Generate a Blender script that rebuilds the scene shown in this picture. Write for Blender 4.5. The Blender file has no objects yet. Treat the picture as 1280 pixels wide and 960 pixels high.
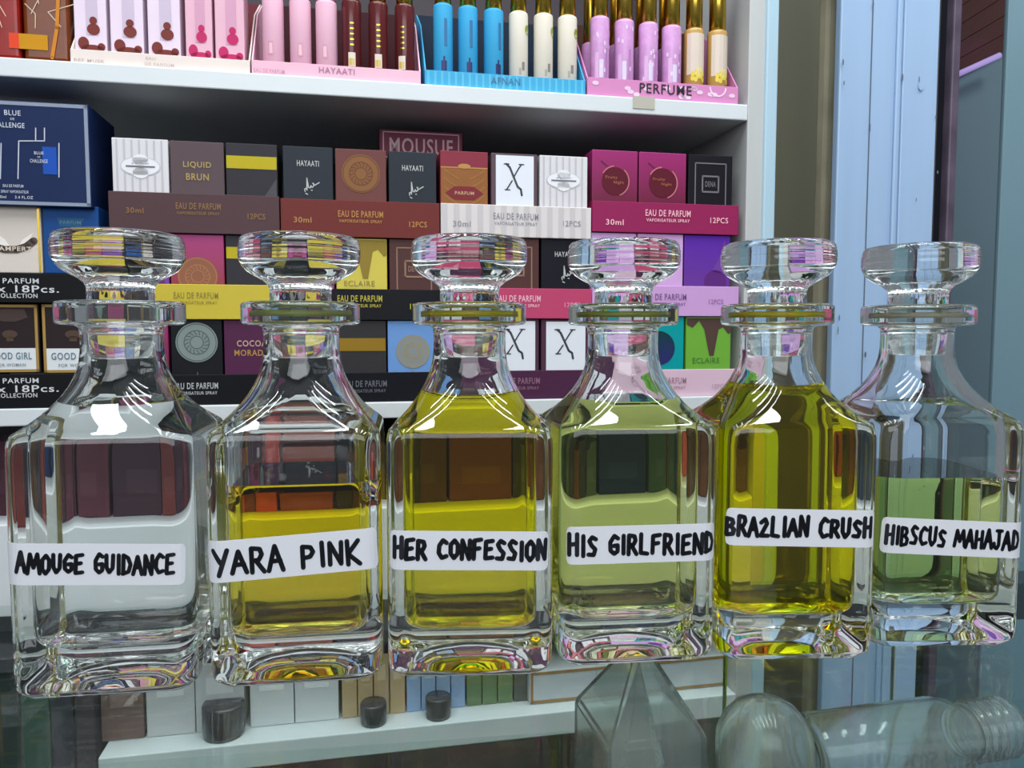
import bpy, bmesh, math, random
from mathutils import Vector, Matrix
random.seed(7)
S = bpy.context.scene
COL = S.collection
R = math.radians

# ------------------------------------------------------------------ camera, world, lights
F = 960.0                 # focal length in pixels of the 1280 x 960 frame
CAM_H = 0.182
PITCH = math.atan(65 / F)
cam_d = bpy.data.cameras.new('camera')
cam_d.sensor_width = 36.0
cam_d.lens = 36.0 * F / 1280
cam_d.clip_start = 0.01
cam = bpy.data.objects.new('camera', cam_d)
COL.objects.link(cam)
cam.location = (0, 0, CAM_H)
cam.rotation_euler = (math.pi / 2 - PITCH, 0, 0)
S.camera = cam

S.view_settings.view_transform = 'Standard'
S.view_settings.look = 'None'
S.view_settings.exposure = 0.0
S.view_settings.gamma = 1.0
S.view_settings.use_curve_mapping = False

w = bpy.data.worlds.new('world')
S.world = w
w.use_nodes = True
bg = w.node_tree.nodes['Background']
bg.inputs[0].default_value = (0.80, 0.88, 1.0, 1)
bg.inputs[1].default_value = 0.22

def area(name, loc, target, sx, sy, power, col=(1, 1, 1)):
    d = bpy.data.lights.new(name, 'AREA')
    d.shape = 'RECTANGLE'
    d.size, d.size_y = sx, sy
    d.energy = power
    d.color = col
    o = bpy.data.objects.new(name, d)
    COL.objects.link(o)
    o.location = loc
    o.rotation_euler = (Vector(target) - Vector(loc)).to_track_quat('-Z', 'Y').to_euler()
    return o

for lx in (-0.62, -0.36, -0.12, 0.12, 0.36, 0.62):
    area('tube_light', (lx, 0.15, 1.4), (lx, 0.15, 0), 0.055, 1.0, 4.4, (0.93, 0.97, 1.0))
area('front_fill', (0.1, -1.5, 1.0), (0.0, 0.7, 0.2), 1.8, 1.1, 23, (0.93, 0.96, 1.0))  # unseen soft fill behind the camera, added to light the carton fronts evenly
area('right_wall_fill', (1.15, 0.75, 1.6), (0.95, 1.5, 0.2), 0.5, 0.5, 9, (0.9, 0.96, 1.0))  # unseen lamp added to brighten the walls beyond the post

C = S.cycles
C.use_denoising = True
C.max_bounces = 40
C.transmission_bounces = 40
C.glossy_bounces = 12
C.diffuse_bounces = 3
C.transparent_max_bounces = 24
C.sample_clamp_indirect = 4.0
C.caustics_reflective = False
C.caustics_refractive = True
C.blur_glossy = 0.3

# ------------------------------------------------------------------ geometry of the place
SA = R(11.5)                                  # the shelving recedes to the right
SU = Vector((math.cos(SA), math.sin(SA), 0))  # along the shelf
SN = Vector((-math.sin(SA), math.cos(SA), 0)) # into the shelf
S0 = Vector((-0.094, 0.75, 0))
CP, SP = math.cos(PITCH), math.sin(PITCH)

def ray(x, y):
    u, v = (x - 640) / F, (480 - y) / F
    return Vector((u, CP + v * SP, -SP + v * CP))

def at(x, y, off=0.0):
    """point of the shelf front (or a plane `off` behind it) seen at a photo pixel, as (u, z) on that plane"""
    d = ray(x, y)
    o = Vector((0, 0, CAM_H))
    p0 = S0 + SN * off
    t = (p0 - o).dot(SN) / d.dot(SN)
    p = o + d * t
    return (p - S0).dot(SU), p.z

def sp(u, off, z):
    return S0 + SU * u + SN * off + Vector((0, 0, z))

def depth_pt(x, y, D):
    d = ray(x, y)
    t = D / d.y
    return Vector((0, 0, CAM_H)) + d * t

# ------------------------------------------------------------------ materials
MATS = {}
def srgb(c):
    return tuple(((v / 255) / 12.92 if v / 255 <= 0.04045 else ((v / 255 + 0.055) / 1.055) ** 2.4) for v in c)

def paint(name, rgb, rough=0.45, metal=0.0, noise=0.0, scale=30, spec=0.5, coat=0.0, stretch=None):
    if name in MATS:
        return MATS[name]
    m = bpy.data.materials.new(name)
    m.use_nodes = True
    nt = m.node_tree
    b = nt.nodes['Principled BSDF']
    c = srgb(rgb)
    b.inputs['Base Color'].default_value = (*c, 1)
    b.inputs['Roughness'].default_value = rough
    b.inputs['Metallic'].default_value = metal
    b.inputs['Specular IOR Level'].default_value = spec
    if coat:
        b.inputs['Coat Weight'].default_value = coat
        b.inputs['Coat Roughness'].default_value = 0.1
    tc = nt.nodes.new('ShaderNodeTexCoord')
    nz = nt.nodes.new('ShaderNodeTexNoise')
    nz.inputs['Scale'].default_value = scale
    nz.inputs['Detail'].default_value = 4
    src = tc.outputs['Object']
    if stretch:
        mp = nt.nodes.new('ShaderNodeMapping')
        mp.inputs['Scale'].default_value = stretch
        nt.links.new(src, mp.inputs['Vector'])
        src = mp.outputs['Vector']
    nt.links.new(src, nz.inputs['Vector'])
    mx = nt.nodes.new('ShaderNodeMix')
    mx.data_type = 'RGBA'
    k = noise if noise else 0.04
    mx.inputs['A'].default_value = (*[v * (1 - k) for v in c], 1)
    mx.inputs['B'].default_value = (*[min(1, v * (1 + k)) for v in c], 1)
    nt.links.new(nz.outputs['Fac'], mx.inputs['Factor'])
    nt.links.new(mx.outputs['Result'], b.inputs['Base Color'])
    MATS[name] = m
    return m

def card(rgb, rough=0.5):
    return paint('card_%d_%d_%d' % tuple(rgb), rgb, rough, spec=0.2)

def ink(rgb):
    return paint('ink_%d_%d_%d' % tuple(rgb), rgb, 0.5)

def gradient(name, stops, rough=0.35):
    """printed card whose colour runs up the carton (object z in metres)"""
    if name in MATS:
        return MATS[name]
    m = paint(name, (128, 128, 128), rough, spec=0.3)
    nt = m.node_tree
    b = nt.nodes['Principled BSDF']
    tc = nt.nodes.new('ShaderNodeTexCoord')
    sx = nt.nodes.new('ShaderNodeSeparateXYZ')
    mr = nt.nodes.new('ShaderNodeMapRange')
    mr.inputs['From Max'].default_value = 0.085
    cr = nt.nodes.new('ShaderNodeValToRGB')
    els = cr.color_ramp.elements
    while len(els) < len(stops):
        els.new(0.5)
    for e, (p, c) in zip(els, stops):
        e.position = p
        e.color = (*srgb(c), 1)
    nt.links.new(tc.outputs['Object'], sx.inputs[0])
    nt.links.new(sx.outputs['Z'], mr.inputs['Value'])
    nt.links.new(mr.outputs[0], cr.inputs[0])
    nt.links.new(cr.outputs[0], b.inputs['Base Color'])
    return m

def glass(name, col=(0.985, 0.995, 0.99), rough=0.0, ior=1.5):
    if name in MATS:
        return MATS[name]
    m = bpy.data.materials.new(name)
    m.use_nodes = True
    nt = m.node_tree
    nt.nodes.remove(nt.nodes['Principled BSDF'])
    g = nt.nodes.new('ShaderNodeBsdfGlass')
    g.inputs['Color'].default_value = (*col, 1)
    g.inputs['Roughness'].default_value = rough
    g.inputs['IOR'].default_value = ior
    nt.links.new(g.outputs[0], nt.nodes['Material Output'].inputs['Surface'])
    MATS[name] = m
    return m

def pane(name, tint=(0.93, 0.97, 0.96), boost=1.0):
    """thin flat pane: clear, with the mirror share of a real sheet of glass"""
    if name in MATS:
        return MATS[name]
    m = bpy.data.materials.new(name)
    m.use_nodes = True
    nt = m.node_tree
    nt.nodes.remove(nt.nodes['Principled BSDF'])
    fr = nt.nodes.new('ShaderNodeFresnel')
    ge = nt.nodes.new('ShaderNodeNewGeometry')
    io = nt.nodes.new('ShaderNodeMapRange')          # the same mirror share on the way in and on the way out
    io.inputs['To Min'].default_value = 1.5
    io.inputs['To Max'].default_value = 1 / 1.5
    nt.links.new(ge.outputs['Backfacing'], io.inputs['Value'])
    nt.links.new(io.outputs[0], fr.inputs['IOR'])
    mu = nt.nodes.new('ShaderNodeMath')
    mu.operation = 'MULTIPLY'
    mu.use_clamp = True
    mu.inputs[1].default_value = boost
    tr = nt.nodes.new('ShaderNodeBsdfTransparent')
    tr.inputs['Color'].default_value = (*tint, 1)
    gl = nt.nodes.new('ShaderNodeBsdfGlossy')
    gl.inputs['Roughness'].default_value = 0.02
    mx = nt.nodes.new('ShaderNodeMixShader')
    nt.links.new(fr.outputs[0], mu.inputs[0])
    nt.links.new(mu.outputs[0], mx.inputs[0])
    nt.links.new(tr.outputs[0], mx.inputs[1])
    nt.links.new(gl.outputs[0], mx.inputs[2])
    nt.links.new(mx.outputs[0], nt.nodes['Material Output'].inputs['Surface'])
    MATS[name] = m
    return m

def liquid_mat(name, absorb, level):
    """perfume: refracts against the glass wall (1.36/1.5) and against air at its top; absorb = per-metre absorption rgb"""
    m = bpy.data.materials.new(name)
    m.use_nodes = True
    nt = m.node_tree
    nt.nodes.remove(nt.nodes['Principled BSDF'])
    g = nt.nodes.new('ShaderNodeBsdfGlass')
    g.inputs['Color'].default_value = (1, 1, 1, 1)
    g.inputs['Roughness'].default_value = 0
    tc = nt.nodes.new('ShaderNodeTexCoord')
    sx = nt.nodes.new('ShaderNodeSeparateXYZ')
    gt = nt.nodes.new('ShaderNodeMath')
    gt.operation = 'GREATER_THAN'
    gt.inputs[1].default_value = level - 4e-5
    mr = nt.nodes.new('ShaderNodeMapRange')
    mr.inputs['To Min'].default_value = 1.36 / 1.5
    mr.inputs['To Max'].default_value = 1.36
    nt.links.new(tc.outputs['Object'], sx.inputs[0])
    nt.links.new(sx.outputs['Z'], gt.inputs[0])
    nt.links.new(gt.outputs[0], mr.inputs['Value'])
    nt.links.new(mr.outputs[0], g.inputs['IOR'])
    nt.links.new(g.outputs[0], nt.nodes['Material Output'].inputs['Surface'])
    mxa = max(absorb)
    if mxa > 0:
        va = nt.nodes.new('ShaderNodeVolumeAbsorption')
        va.inputs['Color'].default_value = (*[1 - a / mxa for a in absorb], 1)
        va.inputs['Density'].default_value = mxa
        nt.links.new(va.outputs[0], nt.nodes['Material Output'].inputs['Volume'])
    return m

GOLD = paint('gold_foil', (206, 172, 70), 0.25, metal=1.0)
SILVER = paint('silver_foil', (190, 194, 198), 0.28, metal=1.0)
WHITE_PAINT = paint('white_gloss_board', (218, 224, 226), 0.4, noise=0.05, scale=14)

# ------------------------------------------------------------------ mesh helpers
TXT = {}
def text_geo(s):
    """verts (x, y) scaled to a unit box and faces of a printed word"""
    if s in TXT:
        return TXT[s]
    cu = bpy.data.curves.new('lettering', 'FONT')
    cu.body = s
    cu.resolution_u = 3
    cu.offset = .012
    cu.space_character = 1.12
    ob = bpy.data.objects.new('lettering', cu)
    COL.objects.link(ob)
    dg = bpy.context.evaluated_depsgraph_get()
    me = bpy.data.meshes.new_from_object(ob.evaluated_get(dg))
    vs = [v.co.copy() for v in me.vertices]
    fs = [tuple(p.vertices) for p in me.polygons]
    bpy.data.objects.remove(ob)
    bpy.data.curves.remove(cu)
    bpy.data.meshes.remove(me)
    x0, x1 = min(v.x for v in vs), max(v.x for v in vs)
    y0, y1 = min(v.y for v in vs), max(v.y for v in vs)
    out = ([((v.x - x0) / (x1 - x0) - .5, (v.y - y0) / (y1 - y0) - .5) for v in vs], fs)
    TXT[s] = out
    return out

class MB:
    def __init__(self):
        self.v, self.f, self.m, self.s, self.mats, self.g = [], [], [], [], [], []
    def mi(self, mat):
        if mat not in self.mats:
            self.mats.append(mat)
        return self.mats.index(mat)
    def add(self, vs, fs, mat, smooth=False):
        o = len(self.v)
        self.g.append((o, len(self.f)))
        self.v += [tuple(p) for p in vs]
        k = self.mi(mat)
        for f in fs:
            self.f.append(tuple(i + o for i in f))
            self.m.append(k)
            self.s.append(smooth)
        return self
    def box(self, x0, x1, y0, y1, z0, z1, mat, bev=0.0, seg=2):
        bm = bmesh.new()
        bmesh.ops.create_cube(bm, size=1)
        for q in bm.verts:
            q.co = Vector(((x0 + x1) / 2 + q.co.x * (x1 - x0), (y0 + y1) / 2 + q.co.y * (y1 - y0), (z0 + z1) / 2 + q.co.z * (z1 - z0)))
        if bev:
            bmesh.ops.bevel(bm, geom=bm.edges[:], offset=bev, segments=seg, profile=.5, affect='EDGES')
        bm.verts.index_update()
        self.add([q.co[:] for q in bm.verts], [[q.index for q in f.verts] for f in bm.faces], mat)
        bm.free()
        return self
    def lathe(self, prof, mat, n=48, cx=0, cy=0, smooth=True, close=True):
        vs, fs = [], []
        for r, z in prof:
            for i in range(n):
                a = 2 * math.pi * i / n
                vs.append((cx + r * math.cos(a), cy + r * math.sin(a), z))
        for j in range(len(prof) - 1):
            for i in range(n):
                k = (i + 1) % n
                fs.append((j * n + i, j * n + k, (j + 1) * n + k, (j + 1) * n + i))
        if close:
            fs.append(tuple(range(n))[::-1])
            fs.append(tuple((len(prof) - 1) * n + i for i in range(n)))
        return self.add(vs, fs, mat, smooth)
    # flat prints on a front face at y = -lift, seen from -y
    def rect(self, x0, x1, z0, z1, mat, y=-0.0003):
        return self.add([(x0, y, z0), (x1, y, z0), (x1, y, z1), (x0, y, z1)], [(0, 1, 2, 3)], mat)
    def poly(self, pts, mat, y=-0.0003):
        return self.add([(p[0], y, p[1]) for p in pts], [tuple(range(len(pts)))], mat)
    def disc(self, cx, cz, rx, rz, mat, y=-0.0003, n=32):
        return self.poly([(cx + rx * math.cos(2 * math.pi * i / n), cz + rz * math.sin(2 * math.pi * i / n)) for i in range(n)], mat, y)
    def ring(self, cx, cz, r0, r1, mat, y=-0.0004, n=36, a0=0, a1=360):
        vs, fs = [], []
        for i in range(n + 1):
            a = R(a0 + (a1 - a0) * i / n)
            vs += [(cx + r0 * math.cos(a), y, cz + r0 * math.sin(a)), (cx + r1 * math.cos(a), y, cz + r1 * math.sin(a))]
        for i in range(n):
            fs.append((2 * i, 2 * i + 1, 2 * i + 3, 2 * i + 2))
        return self.add(vs, fs, mat)
    def frame(self, x0, x1, z0, z1, t, mat, y=-0.0004):
        self.rect(x0, x1, z0, z0 + t, mat, y)
        self.rect(x0, x1, z1 - t, z1, mat, y)
        self.rect(x0, x0 + t, z0, z1, mat, y)
        return self.rect(x1 - t, x1, z0, z1, mat, y)
    def stroke(self, pts, wid, mat, y=-0.0005):
        for (ax, az), (bx, bz) in zip(pts[:-1], pts[1:]):
            dx, dz = bx - ax, bz - az
            L = math.hypot(dx, dz) or 1e-9
            nx, nz = -dz / L * wid / 2, dx / L * wid / 2
            self.poly([(ax + nx, az + nz), (ax - nx, az - nz), (bx - nx, bz - nz), (bx + nx, bz + nz)], mat, y)
        for px, pz in pts:
            self.disc(px, pz, wid / 2, wid / 2, mat, y, 8)
        return self
    def text(self, s, cx, cz, wd, ht, mat, y=-0.0005, vert=False):
        vs, fs = text_geo(s)
        if vert:
            return self.add([(cx - b * wd, y, cz + a * ht) for a, b in vs], fs, mat)
        return self.add([(cx + a * wd, y, cz + b * ht) for a, b in vs], fs, mat)
    def build(self, name, parent=None, loc=(0, 0, 0), rz=0.0):
        me = bpy.data.meshes.new(name)
        me.from_pydata(self.v, [], self.f)
        for m in self.mats:
            me.materials.append(m)
        for p, k, s in zip(me.polygons, self.m, self.s):
            p.material_index = k
            p.use_smooth = s
        me.update()
        o = bpy.data.objects.new(name, me)
        COL.objects.link(o)
        if parent:
            o.parent = parent
        else:
            o.location = loc
            o.rotation_euler = (0, 0, rz)
        return o

def build_apart(mb, name, parent, gap=.012):
    """words that stand well apart become a part each"""
    ends = mb.g[1:] + [(len(mb.v), len(mb.f))]
    boxes = []
    for (v0, f0), (v1, f1) in zip(mb.g, ends):
        vs = mb.v[v0:v1]
        boxes.append([min(p[0] for p in vs), max(p[0] for p in vs), min(p[2] for p in vs), max(p[2] for p in vs)])
    n = len(boxes)
    cl = list(range(n))
    for i in range(n):
        for j in range(i):
            a, b = boxes[i], boxes[j]
            dx = max(0, a[0] - b[1], b[0] - a[1]); dz = max(0, a[2] - b[3], b[2] - a[3])
            if math.hypot(dx, dz) < gap:
                ci, cj = cl[i], cl[j]
                cl = [cj if c == ci else c for c in cl]
    for c in sorted(set(cl)):
        q = MB()
        for k in range(n):
            if cl[k] == c:
                (v0, f0), (v1, f1) = mb.g[k], ends[k]
                o = len(q.v)
                q.g.append((o, len(q.f)))
                q.v += mb.v[v0:v1]
                for f in range(f0, f1):
                    q.f.append(tuple(i - v0 + o for i in mb.f[f]))
                    q.m.append(q.mi(mb.mats[mb.m[f]]))
                    q.s.append(mb.s[f])
        q.build(name, parent)

def tag(o, label, cat, group=None):
    o['label'] = label
    o['category'] = cat
    if group:
        o['group'] = group
    return o

def struct(o):
    o['kind'] = 'structure'
    return o

def empty(name, loc, rz=0.0):
    o = bpy.data.objects.new(name, None)
    o.empty_display_size = 0.02
    COL.objects.link(o)
    o.location = loc
    o.rotation_euler = (0, 0, rz)
    return o

# ------------------------------------------------------------------ the room
FLOOR_Z, CEIL_Z = -0.95, 1.75
mb = MB(); mb.box(-2.2, 2.6, -2.2, 3.2, FLOOR_Z - .05, FLOOR_Z, paint('floor_tiles', (120, 118, 112), .4, noise=.15, scale=6))
struct(mb.build('floor'))
mb = MB(); mb.box(-2.2, 2.6, -2.2, 3.2, CEIL_Z, CEIL_Z + .05, paint('ceiling_paint', (205, 208, 208), .7))
struct(mb.build('ceiling'))
# ------------------------------------------------------------------ shelving unit
u_r0, _ = at(931, 330)
u_r1, _ = at(952, 330)
ZTOP = at(520, 104)[1]; ZTOPB = at(520, 126)[1]
ZMID = at(520, 502)[1]; ZMIDB = at(520, 522)[1]
ZPT = at(520, 634)[1]; ZPB = at(520, 766)[1]
ZLOW = at(520, 908)[1]; ZLOWB = at(520, 938)[1]
UL, DEP = -0.95, 0.30
unit = tag(empty('shelving_unit', sp(0, 0, FLOOR_Z), SA), 'white wooden wall shelving full of perfume cartons behind the row of decanters', 'shelving')
def up(name, u0, u1, d0, d1, z0, z1, mat, bev=.0012):
    m = MB(); m.box(u0, u1, d0, d1, z0 - FLOOR_Z, z1 - FLOOR_Z, mat, bev)
    return m.build(name, unit)
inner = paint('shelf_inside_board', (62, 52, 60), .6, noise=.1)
up('shelf', UL, u_r0, 0, DEP, ZTOPB, ZTOP, WHITE_PAINT)
up('shelf', UL, u_r0, 0, DEP, ZMIDB, ZMID, WHITE_PAINT)
up('shelf', at(122, 940)[0], u_r0, 0, DEP, ZLOWB, ZLOW, WHITE_PAINT)
up('apron_panel', UL, u_r0, .004, .022, ZPB, ZPT, WHITE_PAINT)
up('side_panel', u_r0, u_r1, 0, DEP, FLOOR_Z, 1.0, paint('side_panel_paint', (196, 198, 196), .5, noise=.08, scale=9, stretch=(4, 4, .6)))
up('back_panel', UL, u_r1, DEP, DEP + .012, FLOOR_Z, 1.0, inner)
up('top_board', UL, u_r1, 0, DEP, 1.0, 1.02, WHITE_PAINT)
up('kick_panel', UL, u_r0, .02, .035, FLOOR_Z, -.62, WHITE_PAINT)
u_a, z_a = at(791, 120); u_b, z_b = at(818, 137)
m = MB(); m.box(u_a, u_b, -.0008, .0, z_b - FLOOR_Z, z_a - FLOOR_Z, paint('masking_tape', (186, 182, 168), .7)); m.build('tape_patch', unit)

# ------------------------------------------------------------------ trays and cartons of the middle shelf
PXM = 0.75 / F   # metres per photo pixel near the centre of the shelf
def KX(px):
    return at(px + .5, 400)[0] - at(px - .5, 400)[0]
def KZ(px):
    return at(px, 399.5)[1] - at(px, 400.5)[1]
G_CARTON = 'small perfume cartons on the middle shelf'
G_TRAY = 'cardboard display trays on the middle shelf'

def tray(x0, x1, yt, yb, colr, words, label, ym=None, text_rgb=(150, 120, 60), off=.004, depth=.054, stripes=None, extra=None):
    """open carton tray: front lip from yt to yb (pixels at its middle)"""
    xm = (x0 + x1) / 2
    ua, ub = at(x0, yb)[0], at(x1, yb)[0]
    z0, z1 = at(xm, yb)[1], at(xm, yt)[1]
    W, H = ub - ua - .0012, z1 - z0
    mat = card(colr)
    t = .0012
    m = MB()
    m.box(-W / 2, W / 2, 0, t, 0, H, mat, .0004, 1)
    m.box(-W / 2, W / 2, t, depth, 0, t, mat)
    m.box(-W / 2, W / 2, depth - t, depth, t, H, mat)
    for s in (-1, 1):
        m.box(s * W / 2 - (t if s > 0 else 0), s * W / 2 + (t if s < 0 else 0), t, depth - t, t, H, mat)
    if stripes:
        n = 26
        for i in range(0, n, 2):
            a = -W / 2 + W * (i + .2) / n
            m.rect(a, a + W / n * .9, .0006, H - .0006, card(stripes))
    o = tag(m.build('display_tray', None, sp((ua + ub) / 2, off, z0), SA), label, 'display tray', G_TRAY)
    if words:
        l = MB()
        for (s, px, py, pw, ph, rgb) in words:
            cu, cz = at(px, py)
            l.text(s, cu - (ua + ub) / 2, cz - z0, pw * KX(px), ph * KZ(px), ink(rgb or text_rgb))
        build_apart(l, 'lettering', o)
    return o, z0, z1, ua, ub

def carton(x0, x1, y, z0, z1, mat, design, label, off=.0068, depth=.045, group=G_CARTON):
    """one carton standing at z0, its front between the pixels x0 and x1 on the line y"""
    ua, ub = at(x0, y)[0], at(x1, y)[0]
    W, H = ub - ua - .0008, z1 - z0
    m = MB()
    m.box(-W / 2, W / 2, 0, depth, 0, H, mat, .0006, 2)
    l = MB()
    if design:
        design(m, l, W, H)
    o = tag(m.build('perfume_carton', None, sp((ua + ub) / 2, off, z0), SA), label, 'carton', group)
    if l.v:
        build_apart(l, 'lettering', o)
    return o

# printed fronts ---------------------------------------------------
def d_stripes(m, l, W, H):
    g = card((200, 196, 200))
    n = 15
    for i in range(1, n, 2):
        a = -W / 2 + W * i / n
        m.rect(a, a + W / n * .55, H * .02, H * .985, g)
    zc = H * .70
    m.disc(0, zc, W * .36, H * .105, card((206, 206, 214)), -.0004)
    m.disc(0, zc, W * .34, H * .095, card((238, 238, 240)), -.0005)
    m.disc(0, zc - H * .07, W * .14, H * .06, card((238, 238, 240)), -.0005)
    m.disc(0, zc + H * .07, W * .14, H * .06, card((238, 238, 240)), -.0005)
    l.text('parfum', 0, zc + H * .03, W * .3, H * .02, ink((120, 130, 170)), -.0007)
    l.rect(-W * .26, W * .26, zc - H * .012, zc + H * .006, ink((110, 110, 116)), -.0007)
def d_brun(m, l, W, H):
    for s, z in (('LIQUID', .74), ('BRUN', .61)):
        l.text(s, 0, H * z, W * (.52 if s == 'LIQUID' else .42), H * .075, ink((176, 150, 78)))
def d_band(m, l, W, H):
    m.rect(-W / 2 + .0006, W / 2 - .0006, H * .72, H * .86, card((190, 172, 30)))
    m.poly([(W * .1, H * .3), (W / 2 - .001, H * .62), (W / 2 - .001, H * .3)], card((78, 76, 82)))
def d_band_dull(m, l, W, H):
    m.rect(-W / 2 + .0006, W / 2 - .0006, H * .62, H * .78, card((150, 116, 30)))
def script(l, cx, cz, k, mat):
    P = [[(-.55, -.55), (-.6, -.3), (-.45, -.2), (-.35, -.4), (-.35, .9), (-.2, -.1), (0, -.15), (.05, .1), (.2, -.1), (.35, .05), (.35, .35)],
         [(.25, .35), (.5, .15), (.7, .3), (.95, .45)], [(-.5, -.75), (-.3, -.85)], [(.1, -.4), (.2, -.4)]]
    for p in P:
        l.stroke([(cx + a * k, cz + b * k) for a, b in p], k * .11, mat)
def d_script(m, l, W, H):
    l.text('HAYAATI', 0, H * .81, W * .44, H * .065, ink((190, 192, 190)))
    script(l, W * .04, H * .55, W * .19, ink((196, 200, 198)))
def d_medal(rgb, edge, zc=.68, rr=.38):
    def d(m, l, W, H):
        r = W * rr
        m.disc(0, H * zc, r, r, card(rgb))
        for q in (.95, .62, .34):
            m.ring(0, H * zc, r * q - r * .05, r * q, card(edge))
        for i in range(16):
            a = 2 * math.pi * i / 16
            m.stroke([(r * .4 * math.cos(a), H * zc + r * .4 * math.sin(a)), (r * .58 * math.cos(a + .2), H * zc + r * .58 * math.sin(a + .2))], r * .05, card(edge), -.0005)
        l.stroke([(0, H * .37), (0, H * .31)], W * .02, ink(edge))
    return d
def d_ornate(m, l, W, H):
    g = card((150, 96, 52)); g2 = card((190, 140, 80)); rd = card((128, 44, 52))
    m.rect(-W / 2 + .0006, W / 2 - .0006, .001, H * .80, g)
    m.rect(-W / 2 + .0006, W / 2 - .0006, H * .795, H * .81, g2, -.0005)
    m.disc(0, H * .82, W * .13, H * .03, g2, -.0006)
    for s in (-1, 1):
        for k in range(4):
            z = H * (.42 + .1 * k)
            m.stroke([(s * W * .12, z - H * .05), (s * W * .3, z), (s * W * .42, z + H * .06)], W * .02, card((172, 118, 66)), -.0005)
    m.poly([(-W * .4, H * .5), (-W * .2, H * .58), (W * .2, H * .58), (W * .4, H * .5), (W * .2, H * .42), (-W * .2, H * .42)], rd, -.0006)
    l.text('PARFUM', 0, H * .5, W * .4, H * .04, ink((206, 170, 120)), -.0008)
def d_x(m, l, W, H):
    m.rect(-W * .40, W * .42, .001, H * .975, card((232, 236, 244)))
    k = ink((60, 64, 74))
    c = H * .70
    l.stroke([(-W * .17, c + H * .17), (-W * .1, c + H * .13), (W * .07, c - H * .1), (W * .14, c - H * .13), (W * .16, c - H * .2)], W * .045, k)
    l.stroke([(W * .15, c + H * .17), (W * .09, c + H * .12), (-W * .02, c + H * .01)], W * .03, k)
    l.stroke([(-W * .05, c - H * .03), (-W * .17, c - H * .14)], W * .03, k)
    for a, b in ((-.22, .17), (.1, .17), (-.2, -.14)):
        l.stroke([(a * W, c + b * H), (a * W + W * .1, c + b * H)], W * .025, k)
def d_magenta(m, l, W, H):
    r = W * .29
    m.disc(0, H * .62, r, r, card((96, 26, 42)), -.0004)
    m.ring(0, H * .62, r * 1.02, r * 1.1, card((206, 120, 130)), -.0005, a0=-70, a1=50)
    m.ring(0, H * .62, r * 1.02, r * 1.1, card((206, 120, 130)), -.0005, a0=95, a1=150)
    m.stroke([(-W * .3, H * .86), (-W * .12, H * .78)], W * .03, card((120, 40, 84)), -.0004)
    l.text('Fruity', -W * .08, H * .66, W * .26, H * .045, ink((170, 96, 60)), -.0007)
    l.text('Night', W * .08, H * .6, W * .22, H * .045, ink((170, 96, 60)), -.0007)
def d_framed(rgb, sq=True):
    def d(m, l, W, H):
        k = card(rgb)
        m.frame(-W * .36, W * .36, H * .05, H * .9, W * .025, k)
        if sq:
            m.frame(-W * .2, W * .2, H * .52, H * .74, W * .035, k)
            l.text('DENA', 0, H * .63, W * .24, H * .07, ink(rgb))
            l.text('parfum', 0, H * .12, W * .3, H * .03, ink(rgb))
    return d
def d_drip(base_hi, drip, word, txt):
    def d(m, l, W, H):
        k = card(drip)
        m.poly([(-W * .49, H * .985), (W * .49, H * .985), (W * .49, H * .80), (W * .44, H * .78), (W * .32, H * .87), (W * .22, H * .84), (W * .12, H * .5), (W * .02, H * .5), (-W * .1, H * .84), (-W * .22, H * .95), (-W * .36, H * .86), (-W * .49, H * .9)][::-1], k)
        l.text(word, -W * .05, H * .44, W * .6, H * .07, ink(txt))
    return d
def d_cocoa(m, l, W, H):
    l.text('COCOA', W * .02, H * .72, W * .56, H * .075, ink((206, 170, 150)))
    l.text('MORADO', W * .02, H * .605, W * .66, H * .075, ink((186, 140, 70)))
def d_loop(m, l, W, H):
    k = ink((60, 44, 84))
    l.stroke([(-W * .14, H * .9), (-W * .14, H * .62), (-W * .08, H * .6)], W * .03, k)
    l.stroke([(0, H * .74), (0, H * .63), (W * .08, H * .62), (W * .1, H * .75)], W * .03, k)
    l.ring(W * .27, H * .7, W * .07, W * .1, k)
    l.text('parfum', 0, H * .5, W * .34, H * .04, k)
def d_star(m, l, W, H):
    m.poly([(W * .1, H * .55), (W * .28, H * .75), (W * .36, H * .95), (W * .44, H * .8), (W * .46, H * .5)], card((116, 66, 160)))
    m.disc(W * .18, H * .42, W * .24, W * .24, card((96, 44, 124)))
def d_tealdisc(m, l, W, H):
    m.disc(-W * .06, H * .6, W * .36, W * .36, gradient('ink_blue_disc', [(0.3, (50, 40, 120)), (.75, (20, 60, 70))]))

EP = 'EAU DE PARFUM'
VS = 'VAPORISATEUR SPRAY'
def std(px, py, rgb, ml=None, pcs=None):
    out = [(EP, px, py, 56, 8, rgb), (VS, px, py + 9, 54, 4, rgb)]
    if ml:
        out.append(('30ml', ml[0], ml[1], 22, 7, rgb))
    if pcs:
        out.append(('12PCS', pcs[0], pcs[1], 22, 7, rgb))
    return out

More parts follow.
